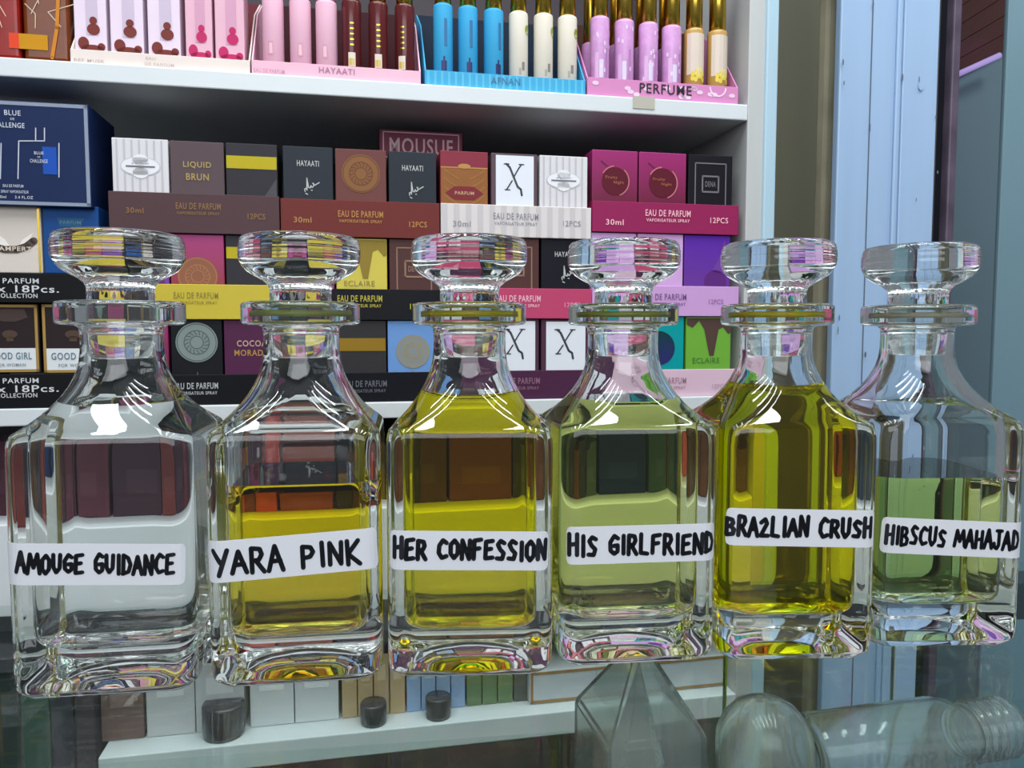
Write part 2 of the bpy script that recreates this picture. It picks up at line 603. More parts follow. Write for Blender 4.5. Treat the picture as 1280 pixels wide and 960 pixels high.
# column x limits; rows from the shelf upward
GRD_MAG = gradient('card_magenta_fade', [(0.35, (112, 36, 62)), (.95, (164, 46, 114))])
GRD_MAG2 = gradient('card_plum_fade', [(0.3, (150, 56, 60)), (.9, (170, 50, 120))])
GRD_VIO = gradient('card_violet_fade', [(0.3, (110, 60, 150)), (.9, (96, 44, 170))])
DARK = card((50, 48, 54)); BLACK = card((18, 20, 26)); CHAR = card((42, 48, 56))
BROWN = card((84, 52, 50)); WHITEC = card((224, 222, 224))
cols = [
 dict(x=(134, 350), r=[
   dict(lip=(467, 505), c=(12, 12, 18), w=std(244, 481, (196, 198, 200)), tl='black tray of the bottom row between the first two decanters',
        b=[(143, 210, GRD_MAG, d_magenta, 'plum carton behind the neck of the leftmost decanter'), (212, 278, BLACK, d_medal((132, 146, 142), (92, 104, 100), .73, .41), 'black carton with a round silver medallion'),
           (279, 347, card((84, 36, 72)), d_cocoa, 'maroon-purple carton with two lines of gold capitals')]),
   dict(lip=(355, 399), c=(204, 184, 62), w=std(244, 369, (150, 132, 40)), tl='yellow tray between the stoppers of the first two decanters',
        b=[(138, 210, card((120, 70, 160)), d_star, 'purple carton above the leftmost decanter stopper'), (211, 280, GRD_MAG2, d_medal((150, 96, 70), (176, 120, 84), .5), 'magenta carton with a bronze disc beside the leftmost stopper'),
           (281, 348, DARK, d_band, 'dark grey carton with yellow band above the second decanter stopper')]),
   dict(lip=(241, 291), c=(84, 60, 64), w=std(247, 257, (140, 100, 50), (167, 262), (320, 270)), tl='dark brown tray at the left end of the top row',
        b=[(138, 210, WHITEC, d_stripes, 'white pinstriped carton at the left end of the top row'), (211, 280, card((92, 76, 80)), d_brun, 'grey-brown carton with two lines of gold capitals'),
           (281, 347, DARK, d_band, 'dark grey carton with a yellow band in the top row')])], top=174),
 dict(x=(350, 551), r=[
   dict(lip=(467, 504), c=(14, 14, 24), w=std(456, 481, (110, 112, 124)), tl='navy black tray of the bottom row between the second and third decanters',
        b=[(353, 419, CHAR, d_script, 'charcoal carton behind the neck of the second decanter'), (420, 484, card((52, 50, 52)), d_band_dull, 'dark carton with a dull gold band beside the second decanter neck'),
           (485, 549, card((110, 154, 214)), d_medal((140, 146, 146), (164, 150, 116), .61, .34), 'light blue carton with a grey-gold disc')]),
   dict(lip=(361, 400), c=(13, 14, 22), w=std(450, 373, (186, 176, 50)) + [('12PCS', 524, 383, 22, 7, (186, 190, 40))], tl='black tray with yellow lettering in the second row',
        b=[(352, 418, card((180, 66, 140)), d_magenta, 'pink-magenta carton above the second decanter stopper'), (420, 485, card((212, 196, 84)), d_drip(None, (146, 124, 48), 'ECLAIRE', (150, 130, 60)), 'yellow carton with olive drips running down it'),
           (487, 550, BROWN, d_framed((150, 118, 98)), 'brown carton with a thin frame left of the third stopper')]),
   dict(lip=(250, 296), c=(112, 46, 42), w=std(451, 267, (186, 130, 60), (378, 274), (523, 280)), tl='rust red tray in the top row',
        b=[(353, 417, CHAR, d_script, 'charcoal carton with silver script left of the gold disc carton'), (419, 484, card((112, 66, 62)), d_medal((140, 94, 56), (110, 70, 50), .72), 'brown carton with a large gold disc in the top row'),
           (486, 547, CHAR, d_script, 'charcoal carton with silver script under the maroon sign box')])], top=184),
 dict(x=(551, 741), r=[
   dict(lip=(463, 499), c=(78, 38, 70), w=std(648, 476, (150, 106, 130)), tl='plum tray of the bottom row behind the third decanter',
        b=[(553, 613, card((70, 44, 60)), d_framed((120, 90, 90)), 'dark plum carton behind the neck of the third decanter'), (615, 676, card((80, 50, 70)), d_x, 'white carton with a calligraphic X right of the third decanter neck'),
           (678, 739, card((80, 50, 70)), d_x, 'white carton with a calligraphic X left of the fourth decanter neck')]),
   dict(lip=(360, 398), c=(190, 68, 108), w=std(649, 373, (244, 190, 206)) + [('12PCS', 717, 381, 20, 6, (236, 150, 180))], tl='rose pink tray in the second row',
        b=[(553, 613, BROWN, d_framed((150, 118, 98)), 'brown framed carton directly behind the third stopper'), (614, 676, BROWN, d_framed((150, 118, 98)), 'brown carton with a thin frame right of the third stopper'),
           (678, 739, card((20, 20, 30)), d_script, 'black carton left of the fourth stopper')]),
   dict(lip=(256, 296), c=(224, 216, 214), w=std(646, 270, (140, 140, 150), (578, 279), (716, 279)), st=(206, 200, 200), tl='white striped tray in the top row',
        b=[(551, 612, card((140, 50, 66)), d_ornate, 'red and gold ornamental carton in the top row'), (615, 674, card((96, 76, 84)), d_x, 'white carton with a calligraphic X in the top row'),
           (676, 737, WHITEC, d_stripes, 'white pinstriped carton beside the magenta cartons')])], top=190),
 dict(x=(741, 926), r=[
   dict(lip=(457, 491), c=(224, 190, 208), w=std(832, 471, (170, 130, 150)) + [('12PCS', 901, 478, 18, 6, (190, 160, 176))], tl='pale pink tray at the right end of the bottom row',
        b=[(743, 800, card((196, 196, 206)), d_stripes, 'pale carton behind the neck of the fourth decanter'), (801, 858, card((0, 156, 160)), d_tealdisc, 'teal carton with a dark blue disc'),
           (860, 917, card((114, 176, 62)), d_drip(None, (86, 66, 60), 'ECLAIRE', (70, 120, 40)), 'lime green carton with a brown drip')]),
   dict(lip=(357, 395), c=(206, 160, 214), w=std(832, 371, (120, 84, 140)) + [('12PCS', 897, 377, 18, 6, (150, 110, 160))], tl='lilac tray at the right end of the second row',
        b=[(741, 798, card((214, 168, 222)), d_loop, 'lilac carton directly above the fourth stopper'), (799, 857, card((214, 168, 222)), d_loop, 'lilac carton beside the violet carton'),
           (858, 916, GRD_VIO, d_star, 'violet carton at the right end of the second row')]),
   dict(lip=(253, 291), c=(150, 36, 88), w=std(837, 266, (250, 190, 200), (770, 277), (901, 275)), tl='magenta tray at the right end of the top row',
        b=[(742, 800, GRD_MAG, d_magenta, 'left one of the two magenta cartons with dark red discs'), (801, 861, GRD_MAG, d_magenta, 'magenta carton with dark red disc touching the black framed carton'),
           (863, 919, card((22, 20, 28)), d_framed((120, 116, 120)), 'black framed carton at the right end of the top row')])], top=189),
]
for cdef in cols:
    x0, x1 = cdef['x']
    rows = []
    for i, rd in enumerate(cdef['r']):
        yt, yb = rd['lip']
        if i == 0:
            xm = (x0 + x1) / 2
            # the lowest tray stands on the shelf
        o, z0, z1, ua, ub = tray(x0, x1, yt, yb, rd['c'], rd['w'], rd['tl'], stripes=rd.get('st'))
        if i == 0:
            o.location.z = ZMID + .0002
            z0 = ZMID + .0002
        rows.append((z0, z1))
    for i, rd in enumerate(cdef['r']):
        z0 = rows[i][0] + .0014
        ztop = rows[i + 1][0] - .0004 if i < 2 else at((x0 + x1) / 2, cdef['top'])[1]
        for (a, b, mt, ds, lb) in rd['b']:
            carton(a, b, (rd['lip'][0]), z0, ztop - random.uniform(0, .0006), mt, ds, lb)

# sign carton at the back of the top row
SO = .0605
ua, za = at(474, 161, SO); ub, zb = at(578, 192, SO)
zb0 = ZMID + .0003
m = MB(); W, H = ub - ua, za - zb0
m.box(-W / 2, W / 2, 0, .05, 0, H, card((112, 44, 66)), .0008)
hh = at(520, 191, SO)[1] - zb0
m.frame(-W * .46, W * .46, hh - .006, H - .002, .0012, ink((190, 150, 160)))
l = MB(); l.text('MOUSUF', 0, H - .0162, W * .76, .0165, ink((190, 152, 160)))
o = tag(m.build('sign_carton', None, sp((ua + ub) / 2, SO, zb0), SA), 'maroon carton with pale framed capitals standing behind the top row', 'carton')
build_apart(l, 'lettering', o)

# ------------------------------------------------------------------ left stack
G_L = 'larger cartons stacked at the left'
def left_carton(x0, x1, yt, yb, mat, design, label, off=.006, depth=.06, cat='carton', name='perfume_carton', group=G_L, yref=None):
    xm = max(0, (x0 + x1) / 2)
    ua, ub = at(x0, (yt + yb) / 2)[0], at(x1, (yt + yb) / 2)[0]
    z0, z1 = at(xm, yb)[1], at(xm, yt)[1]
    W, H = ub - ua - .0008, z1 - z0
    m = MB(); m.box(-W / 2, W / 2, 0, depth, 0, H, mat, .0008, 2)
    l = MB()
    design(m, l, W, H, (ua + ub) / 2, z0)
    o = tag(m.build(name, None, sp((ua + ub) / 2, off, z0), SA), label, cat, group)
    if l.v:
        build_apart(l, 'lettering', o)
    return o

def rel(uc, z0, px, py):
    a, b = at(px, py)
    return a - uc, b - z0
def d_blue(m, l, W, H, uc, z0):
    m.frame(-W / 2 + .0008, W / 2 - .0008, .0008, H - .0008, .0030, card((142, 152, 170)), -.0003)
    wi = ink((196, 204, 214))
    for s, px, py, pw, ph in (('BLUE', 17, 142, 24, 7), ('DE', 17, 149.5, 6, 3), ('CHALLENGE', 10, 157, 52, 7), ('BLUE', 50, 192, 14, 4), ('DE', 50, 197, 4, 2),
                             ('CHALLENGE', 50, 202, 26, 5), ('EAU DE PARFUM', 18, 233, 30, 4), ('NATURAL SPRAY VAPORISATEUR', 12, 240, 60, 4), ('100ml      3.4 FL.OZ', 20, 247, 54, 4)):
        a, b = rel(uc, z0, px, py)
        l.text(s, a, b, pw * .84 * KX(px), ph * .9 * KZ(px), wi)
    a0, b0 = rel(uc, z0, 54, 184); a1, b1 = rel(uc, z0, 73, 219)
    m.rect(a0, a1, b1, b0, card((24, 80, 176)), -.0004)
    for p in ([(46, 161), (46, 176)], [(57, 161), (57, 177), (44, 177)], [(25, 177), (24, 224)], [(3, 180), (2, 224)], [(75, 180), (75, 222)], [(26, 177), (44, 177)]):
        l.stroke([rel(uc, z0, *q) for q in p], .0009, wi)
def d_cream(m, l, W, H, uc, z0):
    g = card((236, 226, 214)); br = ink((84, 66, 56))
    for s in (-1, 1):
        a, b = rel(uc, z0, 14, 305)
        m.poly([(a + s * 2 * PXM, b - 6 * PXM), (a + s * 14 * PXM, b - 2 * PXM), (a + s * 20 * PXM, b + 14 * PXM), (a + s * 9 * PXM, b + 6 * PXM)][::s], card((246, 240, 232)))
    l.stroke([rel(uc, z0, *q) for q in ((-22, 300), (-12, 307), (2, 311), (18, 311), (30, 307), (39, 300))], .0062, br)
    a, b = rel(uc, z0, 8, 310)
    l.text('CHAMPERT', a, b, 46 * PXM, 5 * PXM, ink((226, 214, 196)), -.0008)
    m.rect(W / 2 - .0028, W / 2 - .0009, .001, H - .001, GOLD)
def d_royal(m, l, W, H, uc, z0):
    a, b = rel(uc, z0, 85, 277)
    m.poly([(a - 14 * PXM, b + 5 * PXM), (a + 15 * PXM, b + 5 * PXM), (a + 11 * PXM, b - 5 * PXM), (a - 11 * PXM, b - 5 * PXM)][::-1], card((40, 96, 140)))
    l.text('PARFUM', a, b, 22 * PXM, 4 * PXM, ink((90, 130, 150)))
def d_good(m, l, W, H, uc, z0):
    m.rect(-W / 2 + .001, W / 2 - .001, .001, H * .36, card((226, 230, 232)))
    m.frame(-W / 2 + .0009, W / 2 - .0009, .001, H - .001, .0024, card((170, 138, 74)), -.0005)
    l.text('GOOD GIRL', 0, H * .25, W * .72, H * .1, ink((92, 120, 136)), -.0007)
    l.text('FOR WOMAN', 0, H * .12, W * .5, H * .045, ink((130, 140, 150)), -.0007)
    m.poly([(-W * .32, H * .8), (-W * .26, H * .92), (W * .26, H * .92), (W * .32, H * .8), (W * .1, H * .74), (-W * .1, H * .74)][::-1], card((78, 62, 60)))
    m.disc(0, H * .56, W * .13, H * .06, card((84, 66, 54)))
    m.rect(-W * .06, W * .06, H * .46, H * .54, card((84, 66, 54)))
left_carton(-95, 114, 126, 257, card((18, 38, 80)), d_blue, 'large dark blue carton with silver edges on top of the left stack', depth=.075, off=-.002)
left_carton(-20, 49, 254, 340.5, card((222, 212, 200)), d_cream, 'cream carton with a brown banner in the left stack')
left_carton(50, 122, 256, 341.5, card((22, 76, 142)), d_royal, 'royal blue carton below the large dark blue one')
left_carton(-30, 46, 379, 467, card((44, 32, 34)), d_good, 'black and white gold-edged carton cut by the left picture edge', off=.007)
left_carton(48, 128, 379, 467.5, card((44, 32, 34)), d_good, 'black and white gold-edged carton behind the leftmost decanter neck', off=.007)
for (yt, yb, lb) in ((341, 378, 'black eighteen-piece tray in the middle of the left stack'), (468, 506, 'black eighteen-piece tray at the bottom of the left stack')):
    x0, x1 = -90, 129
    zb_ = ZMID + .0002 if yb > 500 else at(10, yb)[1]
    ua, ub = at(x0, yb)[0], at(x1, yb)[0]
    W, H = ub - ua, at(10, yt)[1] - zb_
    m = MB()
    bk = card((10, 10, 14))
    m.box(-W / 2, W / 2, 0, .0012, 0, H, bk, .0003, 1)
    m.box(-W / 2, W / 2, .0012, .16, 0, .0012, bk)
    for s in (-1, 1):
        m.box(min(s * W / 2, s * (W / 2 - .0012)), max(s * W / 2, s * (W / 2 - .0012)), .0012, .16, .0012, H, bk)
    o = tag(m.build('display_tray', None, sp((ua + ub) / 2, .002, zb_), SA), lb, 'display tray', G_TRAY)
    l = MB()
    d0 = (yt - 341)
    for s, px, py, pw, ph in (('PARFUM', 25, 351, 45, 6.5), ('x 18Pcs.', 34, 361, 78, 9), ('COLLECTION', 20, 369.5, 52, 5.5)):
        a, b = at(px, py + d0 - (2 if d0 > 50 else 0))
        l.text(s, a - (ua + ub) / 2, b - zb_, pw * KX(px), ph * KZ(px), ink((214, 216, 218)))
    build_apart(l, 'lettering', o)

# ------------------------------------------------------------------ the top shelf: pen sprays in trays
G_PT = 'open display trays on the top shelf'
def pen_tray(x0, x1, yt, colr, words, label, side=None, decor=None):
    xm = (x0 + x1) / 2
    ua, ub = at(x0, yt)[0], at(x1, yt)[0]
    z1 = at(xm, yt)[1]
    z0 = ZTOP + .0002
    W, H = ub - ua - .001, z1 - z0
    mat = card(colr)
    m = MB()
    t = .0012
    m.box(-W / 2, W / 2, 0, t, 0, H, mat, .0003, 1)
    m.box(-W / 2, W / 2, t, .10, 0, t, mat)
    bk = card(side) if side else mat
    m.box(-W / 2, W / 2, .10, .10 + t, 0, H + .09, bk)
    for s in (-1, 1):
        xa = s * W / 2; xb = s * (W / 2 - t)
        a, b = min(xa, xb), max(xa, xb)
        vs = [(x, y, z) for x in (a, b) for (y, z) in ((t, 0), (.10, 0), (.10, H + .09), (.05, H + .06), (t, H))]
        m.add(vs, [(0, 1, 2, 3, 4)[::1], (9, 8, 7, 6, 5), (0, 5, 6, 1), (1, 6, 7, 2), (2, 7, 8, 3), (3, 8, 9, 4), (4, 9, 5, 0)], mat)
    o = tag(m.build('display_tray', None, sp((ua + ub) / 2, .004, z0), SA), label, 'display tray', G_PT)
    l = MB()
    for s, px, py, pw, ph, rgb in words:
        a, b = at(px, py)
        l.text(s, a - (ua + ub) / 2, b - z0, pw * KX(px), ph * KZ(px), ink(rgb))
    build_apart(l, 'lettering', o)
    if decor:
        q = MB(); decor(q, W, H); build_apart(q, 'print', o, .018)
    return z0 + t

def pen(x, y, wpx, off, zb, body, cap, htop, kind, label, group, hcap=.06):
    """round spray pen, its axis seen at x; htop = height of the barrel"""
    u = at(x, y, off)[0]
    r = wpx * KX(x) / 2
    o = tag(empty('perfume_pen', sp(u, off, zb), SA + R(random.uniform(-12, 12))), label, 'perfume pen', group)
    m = MB()
    m.lathe([(r * .9, 0), (r, .0015), (r, htop - .003), (r * .96, htop - .001), (r * .8, htop)], body, 28)
    m.build('barrel', o)
    if cap:
        c = MB()
        c.lathe([(r * .7, htop), (r * .82, htop + .0006), (r * .82, htop + hcap), (r * .7, htop + hcap + .002)], cap, 28)
        c.build('cap', o)
    p = MB()
    def wrap(pts, mat, lift=.0003):
        p.add([((r + lift) * math.sin(a), -(r + lift) * math.cos(a), z) for a, z in pts], [tuple(range(len(pts)))], mat, False)
    def band(a0, a1, z0, z1, mat):
        n = 6
        for i in range(n):
            b0 = a0 + (a1 - a0) * i / n; b1 = a0 + (a1 - a0) * (i + 1) / n
            wrap([(b0, z0), (b1, z0), (b1, z1), (b0, z1)], mat)
    if kind == 'blue':
        band(.15, .45, .040, .066, ink((40, 110, 160)))
        band(-.15, .4, .0165, .026, ink((20, 36, 96)))
        band(.05, .22, .026, .030, ink((20, 36, 96)))
    elif kind == 'cream':
        wrap([(.9 + .35 * math.cos(t), .062 + .005 * math.sin(t)) for t in [i * math.pi / 6 for i in range(12)]], ink((150, 160, 50)))
        band(.2, .5, .022, .030, ink((140, 130, 120)))
        band(-.1, .1, .018, .024, ink((170, 160, 150)))
    elif kind == 'blush':
        band(-.35, .1, .020, .0325, ink((214, 150, 168))); 
        band(-.28, .03, .0215, .031, ink((240, 196, 208)))
    elif kind == 'brown':
        band(-.55, .15, .0145, .0275, ink((226, 214, 196)))
        band(-.5, .05, .0155, .022, ink((206, 178, 60)))
        for k in range(5):
            band(-.35, .05, .034 + .005 * k, .0355 + .005 * k, GOLD)
        band(-.5, .1, .006, .008, GOLD)
    elif kind == 'lilac':
        band(-.35, .1, .020, .038, ink((222, 210, 240)))
        band(-.8, -.4, .010, .045, ink((226, 180, 222)))
        band(.35, .6, .006, .05, ink((186, 130, 186)))
        for k in range(10):
            a = random.uniform(-1, 1); z = random.uniform(.008, .07)
            band(a, a + .18, z, z + .004, ink((236, 214, 240)))
    elif kind == 'flower':
        band(-1.2, 1.2, .03, htop - .006, ink((222, 206, 190)))
        for k in range(3):
            ca, cz = (-.35 + .5 * k, .028 + (.004 if k == 1 else 0))
            for j in range(5):
                t = 2 * math.pi * j / 5 + k
                wrap([(ca + .28 * math.cos(t) + .2 * math.cos(q), cz + .0035 * math.sin(t) + .0028 * math.sin(q)) for q in [i * math.pi / 4 for i in range(8)]], ink((232, 206, 70) if k != 1 else (240, 226, 120)))
    if p.v:
        build_apart(p, 'print', o)
    return o

PINKC, SKY = card((234, 184, 204)), card((60, 166, 214))
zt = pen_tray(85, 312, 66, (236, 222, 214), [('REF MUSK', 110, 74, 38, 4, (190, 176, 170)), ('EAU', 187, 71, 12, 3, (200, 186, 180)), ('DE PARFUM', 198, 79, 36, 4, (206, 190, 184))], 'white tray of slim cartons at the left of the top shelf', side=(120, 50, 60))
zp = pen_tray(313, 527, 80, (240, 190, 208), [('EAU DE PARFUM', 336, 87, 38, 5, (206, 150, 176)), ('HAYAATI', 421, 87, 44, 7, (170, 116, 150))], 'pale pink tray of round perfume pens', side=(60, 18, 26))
def dec_blue(q, W, H):
    for i in range(24):
        a = -W / 2 + W * (i + .3) / 24
        q.rect(a, a + W / 24 * .35, .0008, H - .0008, card((96, 190, 226)))
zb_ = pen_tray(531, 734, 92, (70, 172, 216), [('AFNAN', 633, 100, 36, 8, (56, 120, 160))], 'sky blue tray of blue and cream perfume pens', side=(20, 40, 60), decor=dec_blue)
def dec_pink(q, W, H):
    random.seed(3)
    for i in range(16):
        a = random.uniform(-W * .46, W * .46); z = random.uniform(H * .2, H * .8)
        q.disc(a, z, .0035, .0022, card((240, 206, 230)), -.0003, 10)
    q.ring(W * .36, H * .9, .008, .0095, card((246, 220, 238)), -.00035, a0=180, a1=360)
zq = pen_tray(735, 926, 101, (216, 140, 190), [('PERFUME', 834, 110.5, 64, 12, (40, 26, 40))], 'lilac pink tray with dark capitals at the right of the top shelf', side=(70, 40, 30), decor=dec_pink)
for i, x in enumerate((342, 376, 408.5)):
    pen(x, 60, 27, .022, zp, PINKC, card((226, 168, 190)), .075, 'blush', 'pale pink round perfume pen, %s in its tray' % ('first from the left', 'second from the left', 'third, beside the brown pens')[i], 'perfume pens on the top shelf')
for i, x in enumerate((440, 473, 506)):
    pen(x, 60, 25, .022, zp, paint('brown_lacquer', (92, 34, 36), .18), GOLD, .078, 'brown', 'dark brown gold-marked perfume pen, %s' % ('next to the pale pink pens', 'middle one of the brown three', 'rightmost of the brown three')[i], 'perfume pens on the top shelf')
for i, x in enumerate((554, 585, 617)):
    pen(x, 70, 24.5, .022, zb_, SKY, GOLD, (.0815, .081, .0805)[i], 'blue', 'sky blue perfume pen with gold cap, %s' % ('leftmost of three', 'middle of three', 'beside the cream pens')[i], 'perfume pens on the top shelf')
for i, x in enumerate((648, 679, 709)):
    pen(x, 70, 23.5, .022, zb_, card((230, 222, 206)), GOLD, .080, 'cream', 'cream perfume pen with gold cap, %s' % ('beside the blue pens', 'middle of three', 'rightmost of three')[i], 'perfume pens on the top shelf')
LIL = paint('lilac_print', (216, 160, 214), .35, noise=.22, scale=160)
for i, x in enumerate((749.5, 780, 810, 839)):
    pen(x, 70, 23, .022, zq, LIL, GOLD, .082 - .001 * i, 'lilac', 'lilac perfume pen with gold cap, %s of four' % ('leftmost', 'second', 'third', 'rightmost')[i], 'perfume pens on the top shelf')
for i, x in enumerate((867, 896)):
    pen(x, 75, 23, .022, zq, paint('amber_juice', ((176, 160, 120), (214, 150, 60))[i] if False else (200, 158, 90), .2), GOLD, .078, 'flower', 'amber pen with yellow flowers, %s' % ('beside the lilac pens', 'rightmost on the shelf')[i], 'perfume pens on the top shelf')
for i, x in enumerate((738, 771, 803, 832)):
    pen(x, 85, 22, .05, zq, LIL, GOLD, .066, 'plain', 'lilac perfume pen in the rear row, %s' % ('leftmost', 'second', 'third', 'fourth')[i], 'rear perfume pens on the top shelf')

# slim die-cut cartons
def slim(x0, x1, base, panel, figure, label, off=.012, turn=0):
    ua, ub = at(x0, 40, off)[0], at(x1, 40, off)[0]
    W, H = ub - ua - .001, .13
    m = MB(); m.box(-W / 2, W / 2, 0, .032, 0, H, card(base), .0008, 2)
    m.rect(-W * .13, W * .24, .026, H * .95, card(panel), -.0003)
    o = tag(m.build('slim_carton', None, sp((ua + ub) / 2, off, zt + .0002), SA + R(turn)), label, 'carton', 'slim cartons on the top shelf')
    q = MB(); k = card(figure)
    z = .013
    for dx, dz, rx, rz in ((-.22, .0055, .17, .0055), (.05, .001, .36, .0035), (.33, .003, .12, .0034), (.1, .018, .2, .005), (.1, .0255, .12, .0035)):
        q.disc(W * dx, z + dz, W * rx, rz, k, -.0005)
    q.rect(-W * .42, W * .36, z - .0062, z - .004, card((240, 226, 232)), -.0006)
    q.build('print', o)
for (x0, x1, lb) in ((92, 134, 'white slim carton with brown figures, leftmost in the tray'), (137, 180, 'white slim carton with brown figures, second in the tray'), (184, 226, 'white slim carton beside the pink slim cartons')):
    slim(x0, x1, (234, 216, 232), (206, 190, 210), (122, 52, 46), lb)
for (x0, x1, lb) in ((231, 266, 'pink slim carton with magenta figures, nearer the white ones'), (268, 306, 'pink slim carton with magenta figures at the tray end')):
    slim(x0, x1, (232, 182, 200), (214, 160, 186), (196, 40, 100), lb)
# red and amber packs at the far left
for (x0, x1, c, lc, lb, ly, cat) in ((-40, 27, (140, 20, 14), (226, 70, 40), 'red film-wrapped pack at the left end of the top shelf', 50, 'carton'),
                                     (28, 88, (112, 50, 8), (200, 140, 14), 'amber film-wrapped pack beside the white slim cartons', 45, 'carton')):
    ua, ub = at(x0, 60, .008)[0], at(x1, 60, .008)[0]
    W = ub - ua - .0015
    m = MB(); m.box(-W / 2, W / 2, 0, .06, 0, .15, paint('wrapped_pack_%d' % c[0], c, .25, noise=.35, scale=60, spec=.3, coat=.25), .004, 3)
    o = tag(m.build('wrapped_pack', None, sp((ua + ub) / 2, .008, ZTOP + .0002), SA), lb, cat)
    q = MB()
    lx = at((18 if c[0] > 120 else 43), 55, .008)[0] - (ua + ub) / 2
    q.rect(lx - (.004 if c[0] > 120 else .012), lx + (.004 if c[0] > 120 else .011), .010, .023, card(lc), -.0006)
    q.build('sticker', o)
    q = MB()
    for k in range(7):
        a = random.uniform(-W * .4, W * .4); z = random.uniform(.02, .09)
        q.stroke([(a, z), (a + random.uniform(-.01, .01), z + .012), (a + random.uniform(-.012, .012), z + .02)], .0007, card((226, 200, 170)), -.0007)
    if c[0] < 120:
        q.stroke([(W * .12, .004), (W * .25, .03), (W * .33, .07), (W * .38, .1)], .003, card((206, 130, 40)), -.0008)
    q.build('film_crease', o)

# ------------------------------------------------------------------ things on the low shelf, seen through the counter glass
G_LOW = 'slim cartons on the low shelf'
def low(x0, x1, yt, colr, label, group=G_LOW, off=.03, depth=.08):
    yb = at(0, 0)
    ua, ub = at(x0, 880, off)[0], at(x1, 880, off)[0]
    zt_ = at((x0 + x1) / 2, yt, off)[1]
    W, H = ub - ua - .001, zt_ - ZLOW - .0004
    m = MB(); m.box(-W / 2, W / 2, 0, depth, 0, H, card(colr), .0008, 2)
    m.rect(-W * .28, W * .28, H * .55, H * .8, card([min(255, c + 26) for c in colr]))
    return tag(m.build('slim_carton', None, sp((ua + ub) / 2, off, ZLOW + .0003), SA), label, 'carton', group)
def low_run(x0, n, pitch, colr, name, top=816):
    words = ('first', 'second', 'third', 'fourth')
    for i in range(n):
        low(x0 + i * pitch, x0 + (i + 1) * pitch, top - i, colr, '%s carton on the low shelf, %s from the left of its colour' % (name, words[i]))
low_run(182, 2, 62, (208, 204, 206), 'wide pale grey', 830)
low_run(312, 2, 56, (222, 222, 226), 'wide white', 826)
low_run(427, 4, 20, (196, 166, 128), 'slim tan')
low_run(508, 4, 18.5, (150, 176, 216), 'slim light blue')
low_run(583, 3, 19.5, (110, 134, 96), 'slim green')
low_run(642, 1, 18, (90, 92, 88), 'slim dark grey')
# flat framed box
ua, ub = at(662, 870, .02)[0], min(at(922, 855, .02)[0], u_r0 - .002)
W = ub - ua
m = MB(); H = .036
m.box(-W / 2, W / 2, 0, .1, 0, H, card((206, 208, 216)), .001)
m.frame(-W / 2 + .001, W / 2 - .001, .001, H - .001, .003, card((168, 128, 80)))
tag(m.build('flat_carton', None, sp((ua + ub) / 2, .02, ZLOW + .0003), SA), 'long flat white carton edged in brown on the low shelf', 'carton')
# brown carton and dark uprights at the left end
low(125, 180, 850, (120, 92, 84), 'brown carton at the left end of the low shelf', None)
for i, (x0, x1, c, lb) in enumerate(((-30, 25, (58, 70, 66), 'green-grey tall carton left of the low shelf'), (26, 62, (70, 96, 84), 'green tall carton left of the low shelf'), (63, 92, (58, 60, 68), 'slate tall carton left of the low shelf'), (93, 119, (78, 70, 72), 'taupe tall carton touching the low shelf end'))):
    ua, ub = at(x0, 900, .02)[0], at(x1, 900, .02)[0]
    W = ub - ua - .001
    z1 = at(60, 845, .02)[1]
    m = MB(); m.box(-W / 2, W / 2, 0, .12, 0, z1 + .62, card(c), .001)
    tag(m.build('tall_carton', None, sp((ua + ub) / 2, .02, -.62), SA), lb, 'carton', 'tall cartons left of the low shelf')
m = MB(); m.box(UL - 0, u_r0 - .0, 0.04, DEP - .002, 0, .018, WHITE_PAINT, .001)
o = m.build('shelf', unit); o.location = (0, 0, -.64 - FLOOR_Z)
# dark rounds added for the decanter bases mirrored in the counter glass
for x, wpx, lb in ((278, 62, 'large dark round stand-in for a decanter base reflection, below the second decanter'), (467, 34, 'small dark round stand-in for a base reflection in front of the tan cartons'), (548, 34, 'small dark round stand-in for a base reflection in front of the light blue cartons')):
    u = at(x, 900, .016)[0]
    r = min(wpx * PXM / 2, .0135)
    if wpx > 50: r = .02
    m = MB()
    m.lathe([(r * .85, 0), (r * .95, .001), (r, .004), (r, r * 1.5), (r * .94, r * 1.62), (r * .3, r * 1.64)], paint('painted_reflection', (56, 54, 58), .2), 36)
    tag(m.build('base_reflection', None, sp(u, .003 + r - .0 if wpx < 50 else .003 + r, ZLOW + .0003), 0), lb, 'jar', 'dark stand-ins for base reflections on the low shelf')

